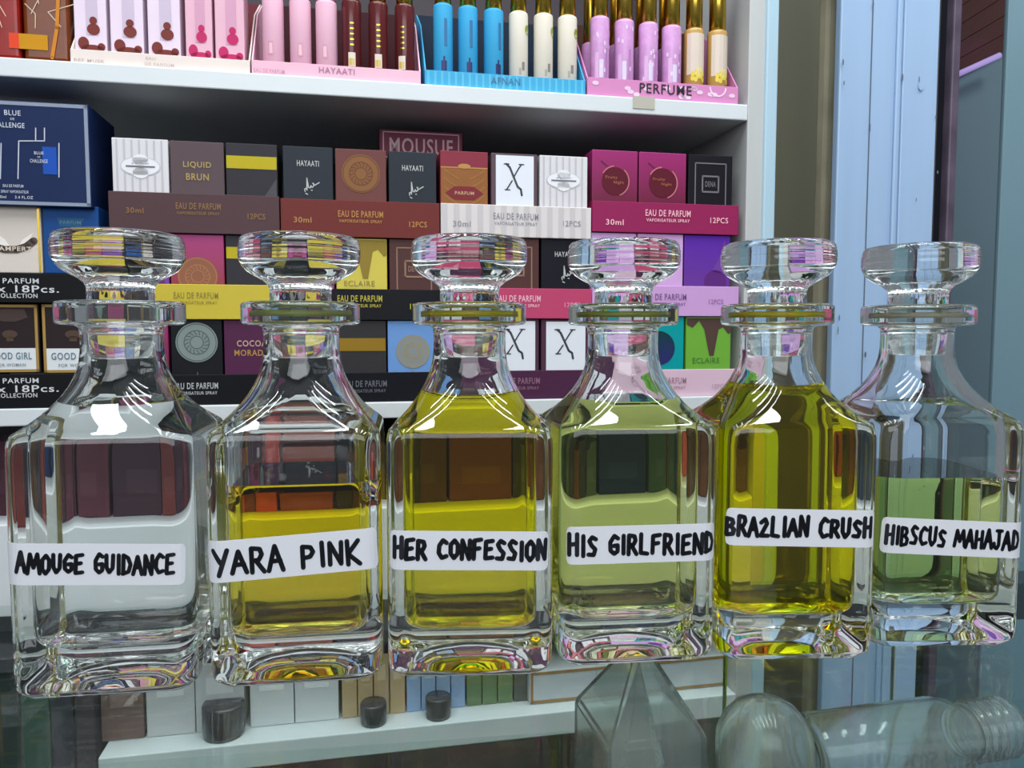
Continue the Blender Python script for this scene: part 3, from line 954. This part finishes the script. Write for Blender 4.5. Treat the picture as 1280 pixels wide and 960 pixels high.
# dark cartons in the shadow under the middle shelf, on the inner board
up('shelf', UL, u_r0, .024, DEP, ZPT - .014, ZPT - .002, WHITE_PAINT)
shad = [(-20, 70, (74, 44, 54)), (72, 150, (96, 52, 62)), (152, 240, (70, 46, 56)), (242, 300, (120, 58, 56)), (302, 352, (196, 82, 74)), (354, 420, (150, 74, 60)), (422, 486, (54, 50, 60)), (488, 560, (86, 60, 36)),
        (562, 640, (110, 66, 34)), (642, 700, (60, 56, 60)), (702, 740, (84, 92, 86)), (742, 800, (36, 48, 96)), (802, 860, (66, 84, 80)), (862, 922, (110, 84, 40))]
for i, (x0, x1, c) in enumerate(shad):
    off = .05
    ua, ub = at(x0, 600, off)[0], min(at(x1, 600, off)[0], u_r0 - .002)
    z1 = at((x0 + x1) / 2, 548 + (i * 7) % 12, off)[1]
    W, H = ub - ua - .0012, z1 - ZPT
    m = MB(); m.box(-W / 2, W / 2, 0, .09, 0, H, card(c), .001)
    m.rect(-W * .3, W * .3, H * .3, H * .62, card([min(255, v + 10) for v in c]))
    place = ('behind the leftmost decanter', 'behind the second decanter', 'behind the third decanter', 'behind the fourth decanter', 'behind the fifth decanter')
    nth = ('left end', 'second', 'third', 'fourth', 'fifth', 'sixth', 'seventh', 'eighth', 'ninth', 'tenth', 'eleventh', 'twelfth', 'thirteenth', 'right end')
    tag(m.build('shaded_carton', None, sp((ua + ub) / 2, off, ZPT - .0018), SA), 'dim carton in the shaded bay under the middle shelf, %s of the row' % nth[i], 'carton', 'cartons in the shaded bay')

# ------------------------------------------------------------------ right side: trim, post, walls
def vbox(name, x0, x1, yref, D, depth, mat, z0=FLOOR_Z, z1=CEIL_Z, bev=.002, rz=SA, extra=None):
    """upright board whose front runs between pixels x0 and x1 on line yref, its left front edge at depth D"""
    a = depth_pt(x0, yref, D)
    d = ray(x1, yref)
    ax = Vector((math.cos(rz), math.sin(rz), 0)); nn = Vector((-math.sin(rz), math.cos(rz), 0))
    t = (a - Vector((0, 0, CAM_H))).dot(nn) / d.dot(nn)
    b = Vector((0, 0, CAM_H)) + d * t
    W = (b - a).dot(ax)
    m = MB(); m.box(0, W, 0, depth, 0, z1 - z0, mat, bev)
    if extra:
        extra(m, W, z1 - z0)
    return m.build(name, None, (a.x, a.y, z0), rz), W

PANEL_BLUE = paint('pale_blue_trim', (178, 208, 222), .45, noise=.06, scale=8)
Dp = sp(u_r1, 0, 0).y
struct(vbox('trim_1', 952.6, 967.5, 330, Dp - .004, .06, PANEL_BLUE, bev=.002)[0])
OLIVE = paint('olive_wall_paint', (122, 118, 96), .7, noise=.08, scale=4)
struct(vbox('wall_back', 940, 1100, 330, 1.32, .03, OLIVE, bev=0)[0])
MOULD = paint('dirty_plaster_edge', (176, 166, 138), .8, noise=.75, scale=9)
struct(vbox('trim_2', 1026, 1052, 330, 1.045, .02, MOULD, bev=.004)[0])
POST = paint('blue_gloss_paint', (166, 194, 226), .35, noise=.07, scale=7, stretch=(6, 6, .5), coat=.2)
CRACK = paint('paint_crack', (92, 106, 124), .8)
def post_extra(m, W, H):
    for fx, z0, z1, wd in ((.305, 0, H, .0018), (.8, 1.08, H, .0022)):
        m.rect(W * fx, W * fx + wd, z0, z1, CRACK, -.0004)
    m.box(W * .55, W * .60, -.004, 0, 0, H, POST, .0018)
    m.box(W * .62, W * .98, -.003, 0, 0, H, POST, .0015)
    random.seed(5)
    for k in range(26):
        x = random.choice((W * .02, W * .3, W * .62, W * .8, W * .98)) + random.uniform(-.004, .004)
        z = random.uniform(.9, 1.6)
        m.disc(x, z, random.uniform(.0005, .0016), random.uniform(.002, .006), CRACK, -.0046, 8)
    m.disc(W * .8, 1.39 + .06, .004, .006, POST, -.005, 10)
struct(vbox('trim_3', 1045, 1167, 250, 1.0, .012, POST, extra=post_extra)[0])
BLK = paint('gap_shade_black', (14, 16, 26), .35)  # black board standing in for the darkness of the gap beside the post
struct(vbox('gap_dark_strip', 1166, 1184, 250, 1.06, .05, BLK)[0])
struct(vbox('trim_5', 1184, 1194, 250, 1.05, .05, paint('worn_dark_trim', (92, 80, 96), .35, noise=.8, scale=22))[0])
TEAL = paint('teal_wall_paint', (118, 150, 162), .6, noise=.05, scale=5)
struct(vbox('wall_right', 1250, 1420, 250, 1.35, .012, TEAL, rz=0, bev=.004)[0])
struct(vbox('wall_far', 1120, 1330, 250, 2.0, .05, paint('teal_far_wall', (130, 156, 168), .6, noise=.05, scale=4), rz=R(0), z1=CEIL_Z)[0])
# sloping brown board ceiling of the next room with its lamp strip
a0 = depth_pt(1180, 102, 1.98); a1 = depth_pt(1260, 62, 1.98)
b0 = depth_pt(1180, 0, 1.75); b1 = depth_pt(1260, -60, 1.75)
BR = paint('brown_ceiling_board', (140, 84, 76), .5, noise=.1, scale=8)
m = MB()
n = 5
P = lambda s, t: (a0 * (1 - s) + a1 * s) * (1 - t) + (b0 * (1 - s) + b1 * s) * t
for k in range(n):
    t0, t1 = k / n + .006, (k + 1) / n - .006
    q = [P(0, t0), P(1, t0), P(1, t1), P(0, t1)]
    up_ = Vector((0, .01, .012))
    m.add(q + [p + up_ for p in q], [(0, 1, 2, 3), (7, 6, 5, 4), (0, 4, 5, 1), (1, 5, 6, 2), (2, 6, 7, 3), (3, 7, 4, 0)], BR)
q = [P(0, 0), P(1, 0), P(1, 1), P(0, 1)]
up_ = Vector((0, .012, .014)); up2 = Vector((0, .02, .024))
m.add([p + up_ for p in q] + [p + up2 for p in q], [(0, 1, 2, 3), (7, 6, 5, 4), (0, 4, 5, 1), (1, 5, 6, 2), (2, 6, 7, 3), (3, 7, 4, 0)], paint('board_joint', (40, 24, 24), .7))
o = m.build('ceiling_boards'); struct(o)
em = bpy.data.materials.new('violet_lamp'); em.use_nodes = True
b = em.node_tree.nodes['Principled BSDF']
b.inputs['Base Color'].default_value = (.5, .4, .7, 1)
b.inputs['Emission Color'].default_value = (.42, .30, .72, 1)
b.inputs['Emission Strength'].default_value = .55
m = MB()
pA, pB = depth_pt(1186, 98, 1.93), depth_pt(1250, 69, 1.93)
dv = (pB - pA).normalized(); nv = Vector((0, 1, 0)).cross(dv).normalized()
vs = []
for p in (pA, pB):
    for k in range(12):
        t = 2 * math.pi * k / 12
        vs.append(p + nv * .007 * math.cos(t) + Vector((0, 1, 0)) * .007 * math.sin(t))
m.add(vs, [(k, (k + 1) % 12, 12 + (k + 1) % 12, 12 + k) for k in range(12)] + [tuple(range(12))[::-1], tuple(range(12, 24))], em, True)
o = m.build('tube_lamp'); tag(o, 'violet tube lamp under the brown boarded ceiling at the right', 'lamp')

# ------------------------------------------------------------------ glass display counter
CA = R(7.5)
CU = Vector((math.cos(CA), math.sin(CA), 0)); CN = Vector((-math.sin(CA), math.cos(CA), 0))
REAR = 0.545
counter = tag(empty('display_counter', (0, REAR, FLOOR_Z), CA), 'glass-topped display counter the six decanters stand on', 'counter')
def cb(name, x0, x1, y0, y1, z0, z1, mat, bev=0):
    m = MB(); m.box(x0, x1, y0, y1, z0 - FLOOR_Z, z1 - FLOOR_Z, mat, bev)
    return m.build(name, counter)
PANE = pane('counter_glass', boost=.45)
EDGE = paint('green_glass_edge', (120, 170, 150), .15)
FRAMEM = paint('aluminium_frame', (150, 152, 156), .35, metal=.9)
cb('glass_top', -.62, .62, -.55, 0, -.006, 0, PANE)
cb('glass_shelf', -.61, .61, -.52, -.004, -.116, -.111, PANE)
cb('glass_front', -.61, .61, -.545, -.539, -.5, -.007, PANE)
cb('side_panel', -.62, -.61, -.539, -.004, -.5, -.007, FRAMEM)
cb('side_panel', .61, .62, -.539, -.004, -.5, -.007, FRAMEM)
cb('base_cabinet', -.62, .62, -.55, 0, FLOOR_Z, -.5, paint('counter_base', (70, 66, 70), .5))
cb('added_dark_rail', -.61, .61, -.03, -.002, -.034, -.0065, paint('dark_rail_paint', (20, 21, 26), .5))  # dark rail added at the rear to darken the band below the decanters
def cx_at(px, py):
    d = ray(px, py); o = Vector((0, 0, CAM_H)); p0 = Vector((0, REAR - .004, 0))
    t = (p0 - o).dot(CN) / d.dot(CN)
    p = o + d * t
    return (p - Vector((0, REAR, 0))).dot(CU), p.z
xe1 = cx_at(900, 900)[0]; xe2 = cx_at(1097, 900)[0]
PANE2 = pane('door_glass', tint=(.97, .99, .98), boost=.6)
for (x0, x1, y0, e, c) in ((-.6, xe1, -.012, xe1, (160, 190, 40)), (xe1 - .1, xe2, -.022, xe2, (206, 214, 216))):
    m = MB(); m.box(x0, x1, y0, y0 + .004, -.495 - FLOOR_Z, -.0345 - FLOOR_Z, PANE2)
    dr = m.build('sliding_door', counter)
    m = MB(); m.box(e, e + .0013, y0, y0 + .004, -.495 - FLOOR_Z, -.0345 - FLOOR_Z, paint('pane_edge_%d' % c[2], c, .2))
    m.build('pane_edge', dr)

# clear bottles lying in the case
def cloudy(name):
    m = glass(name, (.94, .97, .96), .07, 1.35)
    nt = m.node_tree
    out = nt.nodes['Material Output']
    g = out.inputs['Surface'].links[0].from_node
    d = nt.nodes.new('ShaderNodeBsdfDiffuse')
    d.inputs['Color'].default_value = (.70, .74, .76, 1)
    nz = nt.nodes.new('ShaderNodeTexNoise')
    nz.inputs['Scale'].default_value = 35
    mr = nt.nodes.new('ShaderNodeMapRange')
    mr.inputs['To Min'].default_value = .04
    mr.inputs['To Max'].default_value = .22
    nt.links.new(nz.outputs['Fac'], mr.inputs['Value'])
    mx = nt.nodes.new('ShaderNodeMixShader')
    nt.links.new(mr.outputs[0], mx.inputs[0])
    nt.links.new(g.outputs[0], mx.inputs[1])
    nt.links.new(d.outputs[0], mx.inputs[2])
    nt.links.new(mx.outputs[0], out.inputs['Surface'])
    return m
CL = cloudy('clear_bottle_glass')
G_CASE = 'empty clear bottles inside the counter'
SHZ = -.111
def hollow(prof, t):
    """outer profile plus an inner wall t inside it"""
    inn = [(max(r - t, .0004), z + (t if i == 0 else 0)) for i, (r, z) in enumerate(prof)]
    return prof + inn[::-1]
def lay(o, p, d, roll=0):
    q = Vector((0, 0, 1)).rotation_difference(Vector(d).normalized())
    o.rotation_mode = 'QUATERNION'
    o.rotation_quaternion = q
    o.location = p
    return o
# square faceted bottle, leaning back with its base towards the viewer
def sq(r):
    return r
bo = empty('clear_bottle', (0, 0, 0))
m = MB()
prof = [(.030, 0), (.0410, 0.0), (.0430, .002), (.0430, .056), (.0418, .060), (.0140, .094), (.0120, .0965)]
m.lathe(hollow(prof, .004) + [(.0004, .0925)], CL, 4, smooth=False, close=False)
m.build('body', bo)
p = depth_pt(797, 930, .452); p.z = SHZ + .001
bo.location = p
bo.rotation_euler = (0, 0, R(58))
tag(bo, 'clear glass bottle with pyramid shoulders under the counter glass at the bottom centre', 'bottle', G_CASE)
# dome shaped bottle, base towards the viewer
bo = empty('clear_bottle', (0, 0, 0))
m = MB()
prof = [(.026, 0), (.027, .001), (.027, .057), (.0262, .067), (.023, .076), (.017, .083), (.009, .0875), (.001, .089)]
m.lathe(hollow(prof, .0025), cloudy('cloudy_dome_glass'), 40, close=False)
m.build('body', bo)
p = depth_pt(955, 945, .415); p.z = SHZ + .001
bo.location = p
tag(bo, 'round-topped clear glass dome standing under the counter glass', 'bottle', G_CASE)
# screw-neck bottle lying
bo = empty('clear_bottle', (0, 0, 0))
m = MB()
prof = [(.012, 0), (.021, 0), (.0225, .0015), (.0225, .085), (.0205, .093), (.0165, .099), (.0155, .104)]
z = .104
thr = []
for k in range(5):
    thr += [(.0155, z + .0005), (.0178, z + .0022), (.0178, z + .0032), (.0155, z + .005)]
    z += .0056
body = MB(); body.lathe(hollow(prof, .002), CL, 36, close=False); body.build('body', bo)
nk = MB(); nk.lathe(hollow([(.0155, .104)] + thr + [(.0158, z + .002)], .0022), CL, 36, close=False); nk.build('screw_neck', bo)
pA = depth_pt(1010, 935, .43); pB = depth_pt(1222, 905, .45)
lay(bo, pA - Vector((0, 0, .004)), pB - pA)
tag(bo, 'clear bottle with a screw-thread neck lying under the counter glass at the right', 'bottle', G_CASE)

# ------------------------------------------------------------------ decanters
GL = glass('decanter_glass')
FROST = glass('ground_glass_rim', (.96, .98, .97), .05)
OUT = [(0.0, .0378, .009), (.0006, .0392, .009), (.0040, .0424, .009), (.0055, .0431, .009), (.009, .0434, .009), (.014, .0436, .009), (.05, .0436, .009), (.09, .0436, .009), (.120, .0436, .009), (.1255, .0434, .0092),
       (.1285, .0431, .0098), (.131, .0424, .0112), (.1332, .0404, .0132), (.1358, .0377, .0155), (.139, .0347, .0178), (.1425, .0318, .0195), (.148, .0281, .021), (.154, .0248, .021), (.160, .0224, .0208), (.166, .0210, .0205), (.172, .0204, .0204), (.180, .0203, .0203), (.184, .0206, .0206)]
COLLAR = [(.1853, .0225), (.1856, .0285), (.1861, .0308), (.1871, .0318), (.1876, .0319), (.1884, .0319), (.1918, .0319), (.1952, .0319), (.1960, .0319), (.1965, .0318), (.1975, .0308), (.1980, .0285), (.1980, .0190), (.1972, .0176)]
INN = [(.1940, .0173, .0173), (.185, .0172, .0172), (.175, .0171, .0171), (.167, .0171, .0171), (.161, .0178, .0176), (.155, .0198, .0182), (.149, .0229, .0186), (.1435, .0262, .018), (.139, .0294, .017), (.135, .0323, .015), (.131, .0342, .013), (.127, .0350, .0112), (.122, .0352, .0102),
       (.09, .0352, .0102), (.055, .0352, .0102), (.036, .0352, .0102), (.0315, .0351, .0102), (.0285, .0346, .0106), (.0262, .0334, .0114), (.0247, .0317, .0122), (.0239, .0292, .013), (.0236, .0255, .013), (.0235, .019, .012), (.0235, .010, .008)]
PUNT = [(.0056, .008, .008), (.0052, .016, .016), (.0040, .023, .021), (.0022, .0285, .022), (.0006, .0325, .02), (.0, .0345, .014)]
KA = 10
STR = (0.0, .03, .12, .3, .5, .7, .88, .97)
def section(z, a, rc):
    rc = min(rc, a)
    pts = []
    h = a - rc
    for q in range(4):
        c, s = ((1, 0), (0, 1), (-1, 0), (0, -1))[q]
        cx, cy = ((h, h), (-h, h), (-h, -h), (h, -h))[q]
        for i in range(KA):
            t = math.pi / 2 * (q + i / KA)
            pts.append((cx + rc * math.cos(t), cy + rc * math.sin(t), z))
        t = math.pi / 2 * (q + 1)
        ex, ey = cx + rc * math.cos(t), cy + rc * math.sin(t)
        nx, ny = ((-h, h), (-h, -h), (h, -h), (h, h))[q]
        fx, fy = nx + rc * math.cos(t), ny + rc * math.sin(t)
        for k in STR:
            pts.append((ex + (fx - ex) * k, ey + (fy - ey) * k, z))
    return pts
NS = 4 * (KA + len(STR))
def loft(m, secs, mat, cap0=False, cap1=False, flip=False):
    vs, fs = [], []
    for s in secs:
        vs += section(*s)
    for j in range(len(secs) - 1):
        for i in range(NS):
            k = (i + 1) % NS
            f = (j * NS + i, j * NS + k, (j + 1) * NS + k, (j + 1) * NS + i)
            fs.append(f[::-1] if flip else f)
    if cap0:
        f = tuple(range(NS)); fs.append(f if flip else f[::-1])
    if cap1:
        f = tuple((len(secs) - 1) * NS + i for i in range(NS)); fs.append(f[::-1] if flip else f)
    m.add(vs, fs, mat, True)
def weld(o):
    bm = bmesh.new(); bm.from_mesh(o.data)
    bmesh.ops.remove_doubles(bm, verts=bm.verts[:], dist=1e-6)
    bm.to_mesh(o.data); bm.free()

# hand lettering: strokes of block capitals in a unit box
HAND = {
 'A': [[(0, 0), (.45, 1), (.9, 0)], [(.2, .38), (.75, .4)]], 'B': [[(.1, 0), (.1, 1), (.6, .95), (.7, .75), (.5, .55), (.12, .5)], [(.5, .53), (.8, .35), (.7, .08), (.1, 0)]],
 'C': [[(.85, .85), (.5, 1), (.15, .7), (.1, .3), (.4, .02), (.85, .12)]], 'D': [[(.1, 0), (.12, 1), (.6, .85), (.85, .5), (.65, .12), (.05, 0)]],
 'E': [[(.8, 1), (.15, .95), (.1, 0), (.8, .05)], [(.12, .5), (.65, .55)]], 'F': [[(.8, 1), (.15, .95), (.1, 0)], [(.12, .5), (.65, .55)]],
 'G': [[(.85, .85), (.5, 1), (.12, .65), (.15, .2), (.5, .02), (.82, .15), (.82, .48), (.45, .45)]], 'H': [[(.1, 1), (.1, 0)], [(.8, 1), (.8, 0)], [(.1, .48), (.8, .55)]],
 'I': [[(.3, 1), (.3, 0)]], 'J': [[(.6, 1), (.62, .2), (.4, 0), (.1, .1), (.05, .3)], [(.3, 1), (.9, 1)]], 'K': [[(.1, 1), (.1, 0)], [(.8, 1), (.12, .45), (.85, 0)]],
 'L': [[(.15, 1), (.12, .05), (.75, 0)]], 'M': [[(0, 0), (.2, 1), (.5, .3), (.8, 1), (1, 0)]], 'N': [[(.08, 0), (.12, 1), (.78, 0), (.85, 1)]],
 'O': [[(.5, 1), (.12, .75), (.12, .25), (.45, 0), (.8, .25), (.82, .75), (.5, 1)]], 'P': [[(.12, 0), (.15, 1), (.65, .95), (.8, .72), (.6, .5), (.15, .45)]],
 'R': [[(.1, 0), (.13, 1), (.65, .95), (.75, .72), (.55, .5), (.15, .48)], [(.35, .5), (.85, 0)]], 'S': [[(.8, .88), (.45, 1), (.18, .8), (.4, .55), (.75, .35), (.6, .05), (.1, .08)]],
 'U': [[(.1, 1), (.12, .3), (.4, 0), (.75, .25), (.8, 1)]], 'Y': [[(0, 1), (.45, .5)], [(.9, 1), (.3, 0)]], 'Z': [[(.1, .8), (.5, 1), (.7, .75), (.1, .05), (.85, .05)]],
}
INK = paint('black_marker', (18, 20, 30), .45)
STICK = paint('sticker_paper', (236, 238, 244), .55, noise=.02, scale=20)

def wrap_front(s, z, off, a=.0436, rc=.009):
    """point on the bottle front at arc length s from its middle"""
    h = a - rc
    if abs(s) <= h:
        return (s, -a - off, z)
    t = (abs(s) - h) / rc
    sg = 1 if s > 0 else -1
    return (sg * (h + (rc + off) * math.sin(t)), -h - (rc + off) * math.cos(t), z)

def sticker(parent, sc, zc, wd, ht, tilt, word, t0, t1, hgt, dz=0.0, sw=.0024, slant=0.0):
    def P(u, v, off):
        c, s = math.cos(tilt), math.sin(tilt)
        return wrap_front(sc + u * c - v * s, zc + u * s + v * c, off)
    m = MB()
    nx, nz = 40, 8
    r = .0025
    idx = {}
    vs, fs = [], []
    for layer, off in ((0, .00005), (1, .00028)):
        for i in range(nx + 1):
            for j in range(nz + 1):
                u, v = -wd / 2 + wd * i / nx, -ht / 2 + ht * j / nz
                du, dv = max(0, abs(u) - (wd / 2 - r)), max(0, abs(v) - (ht / 2 - r))
                L = math.hypot(du, dv)
                if du > 0 and dv > 0 and L > r:
                    u = math.copysign(wd / 2 - r + du * r / L, u); v = math.copysign(ht / 2 - r + dv * r / L, v)
                idx[(layer, i, j)] = len(vs)
                vs.append(P(u, v, off))
    for i in range(nx):
        for j in range(nz):
            fs.append((idx[(1, i, j)], idx[(1, i + 1, j)], idx[(1, i + 1, j + 1)], idx[(1, i, j + 1)]))
            fs.append((idx[(0, i, j + 1)], idx[(0, i + 1, j + 1)], idx[(0, i + 1, j)], idx[(0, i, j)]))
    rim = [(i, 0) for i in range(nx)] + [(nx, j) for j in range(nz)] + [(i, nz) for i in range(nx, 0, -1)] + [(0, j) for j in range(nz, 0, -1)]
    for k in range(len(rim)):
        p, q = rim[k], rim[(k + 1) % len(rim)]
        fs.append((idx[(0, *p)], idx[(0, *q)], idx[(1, *q)], idx[(1, *p)]))
    m.add(vs, fs, STICK, False)
    st = m.build('sticker', parent)
    # writing
    widths = {'I': .45, ' ': .7, 'M': 1.15}
    tot = sum(widths.get(c, .92) + .12 for c in word) - .12
    k = (t1 - t0) / tot
    q = MB()
    x = t0
    rnd = random.Random(len(word) * 7 + ord(word[0]))
    def ribbon(pts):
        dense = []
        for (ax, az), (bx, bz) in zip(pts[:-1], pts[1:]):
            n = max(2, int(math.hypot(bx - ax, bz - az) / .0012))
            dense += [(ax + (bx - ax) * i / n, az + (bz - az) * i / n) for i in range(n)]
        dense.append(pts[-1])
        for (ax, az), (bx, bz) in zip(dense[:-1], dense[1:]):
            dx, dz_ = bx - ax, bz - az
            L = math.hypot(dx, dz_) or 1e-9
            ox, oz = -dz_ / L * sw / 2, dx / L * sw / 2
            q.add([P(ax + ox, az + oz, .00042), P(ax - ox, az - oz, .00042), P(bx - ox, bz - oz, .00042), P(bx + ox, bz + oz, .00042)], [(0, 1, 2, 3)], INK)
        for (px, pz) in dense:
            q.add([P(px + sw / 2 * math.cos(i * math.pi / 4), pz + sw / 2 * math.sin(i * math.pi / 4), .00042) for i in range(8)], [tuple(range(8))], INK)
    for c in word:
        wl = widths.get(c, .92)
        if c in HAND:
            hs = hgt * rnd.uniform(.9, 1.08)
            by = -hgt / 2 + dz + rnd.uniform(-.0006, .0006)
            for stv in HAND[c]:
                ribbon([(x + (a * wl / (1.0 if c != 'I' else .6)) * k + b * hs * slant, by + b * hs) for a, b in stv])
        x += (wl + .12) * k
    q.build('handwriting', st)
    return st

PLUG = [(.0004, .1675), (.0148, .1675), (.0158, .1685), (.0164, .180), (.0166, .196), (.0166, .2000), (.0163, .2025), (.0163, .2048), (.0172, .2075), (.0198, .2098), (.0240, .2120), (.0280, .2145), (.0306, .2174), (.0321, .2205), (.0326, .2232), (.0322, .2238), (.0325, .2246), (.0324, .2282), (.0319, .2288), (.0320, .2296), (.0316, .2316), (.0304, .2330), (.0285, .2336), (.0255, .2337), (.0238, .2326), (.019, .2302), (.0004, .2294)]

def decanter(cx, cy, yaw, level, absorb, ring_rgb, label, st, top_turn=0.0, tiltcap=0.0):
    o = tag(empty('glass_decanter', (cx, cy, .0002), yaw), label, 'decanter', 'stoppered glass decanters along the counter')
    # glass
    m = MB()
    loft(m, [PUNT[0], *PUNT[1:], *OUT], GL, cap0=True)
    top = OUT[-1]
    loft(m, [(top[0], top[1], top[2])] + [(z, r, r) for z, r in COLLAR[:4]], GL)
    loft(m, [(z, r, r) for z, r in COLLAR[3:10]], FROST)
    loft(m, [(z, r, r) for z, r in COLLAR[9:]] + [INN[0]], GL)
    above, below = [], []
    for i, s in enumerate(INN):
        if s[0] > level:
            above.append(s)
        else:
            if not below:
                p = INN[i - 1]
                k = (p[0] - level) / (p[0] - s[0])
                cut = (level, p[1] + (s[1] - p[1]) * k, p[2] + (s[2] - p[2]) * k)
                above.append(cut); below.append(cut)
            below.append(s)
    loft(m, above, GL)
    g = m.build('glass_body', o)
    weld(g)
    # perfume
    q = MB()
    mat = liquid_mat('perfume', absorb, level)
    loft(q, below, mat, cap1=True, flip=True)
    vs = section(*below[0])
    q.add(vs, [tuple(range(NS))], mat, False)
    li = q.build('perfume', o)
    weld(li)
    # stopper
    s = MB(); s.lathe(PLUG, GL, 96)
    for k, v in enumerate(s.v):                       # fine flutes moulded round its waist
        if .2015 < v[2] < .2112:
            fl = 1 + .016 * math.cos(24 * math.atan2(v[1], v[0]))
            s.v[k] = (v[0] * fl, v[1] * fl, v[2])
    so = s.build('stopper', o)
    so.rotation_euler = (0, 0, top_turn)
    # ring of perfume caught in the rim
    if ring_rgb:
        t = MB()
        rm = paint('rim_ring_%d_%d_%d' % tuple(ring_rgb), ring_rgb, .4)
        t.lathe([(.0176, .1902), (.0182, .1902), (.0182, .1934), (.0176, .1934), (.0176, .1902)], rm, 48, close=False)
        t.build('seal_ring', o)
    sticker(o, *st)
    return o

# (x, y) of each centre, read from its stopper and base
def dec_at(px, D):
    return (px - 640) / F * D * (CP + 0) , D
sets = [
 (153, .412, 8, .1437, (1, .6, .8), None, 'decanter full of colourless perfume at the left end of the row',
   (-.0025, .0685, .086, .0205, R(-2.5), 'AMOUGE GUIDANCE', -.0345, .0385, .0095, .0005, .0020)),
 (377, .425, 8, .1040, (2, 6, 85), (156, 166, 90), 'decanter filled to below its shoulder with amber yellow perfume, second from left',
   (-.001, .0690, .086, .0212, R(3.0), 'YARA PINK', -.0385, .0345, .0118, -.001)),
 (587, .434, 3, .1476, (2.5, 5, 330), (196, 180, 0), 'decanter filled into its neck with deep olive yellow perfume, third from left',
   (-.0005, .0690, .083, .0205, R(-1.2), 'HER CONFESSION', -.039, .0405, .0102, .0008)),
 (778.5, .450, 6, .1425, (4, 3, 20), (150, 154, 60), 'decanter of pale straw-green perfume between the two deep yellow ones',
   (.001, .0680, .083, .0205, R(0), 'HIS GIRLFRIEND', -.0405, .0405, .0108, 0)),
 (970, .455, 2, .1510, (1.8, 4.5, 280), (206, 186, 20), 'decanter of bright golden yellow perfume, second from right',
   (.0, .0755, .083, .0205, R(-1.5), 'BRAZLIAN CRUSH', -.0415, .0395, .0098, .0005)),
 (1146, .473, 2, .0985, (5, 3.2, 22), (190, 186, 160), 'decanter half full of pale green perfume at the right end of the row',
   (.002, .0650, .086, .0205, R(-3.0), 'HIBSCUS MAHAJAD', -.0405, .0375, .0098, .0, .0021)),
]
for (px, D, yaw, lv, ab, rg, lb, st) in sets:
    x, y = dec_at(px, D)
    decanter(x, y, R(yaw), lv, ab, rg, lb, st)
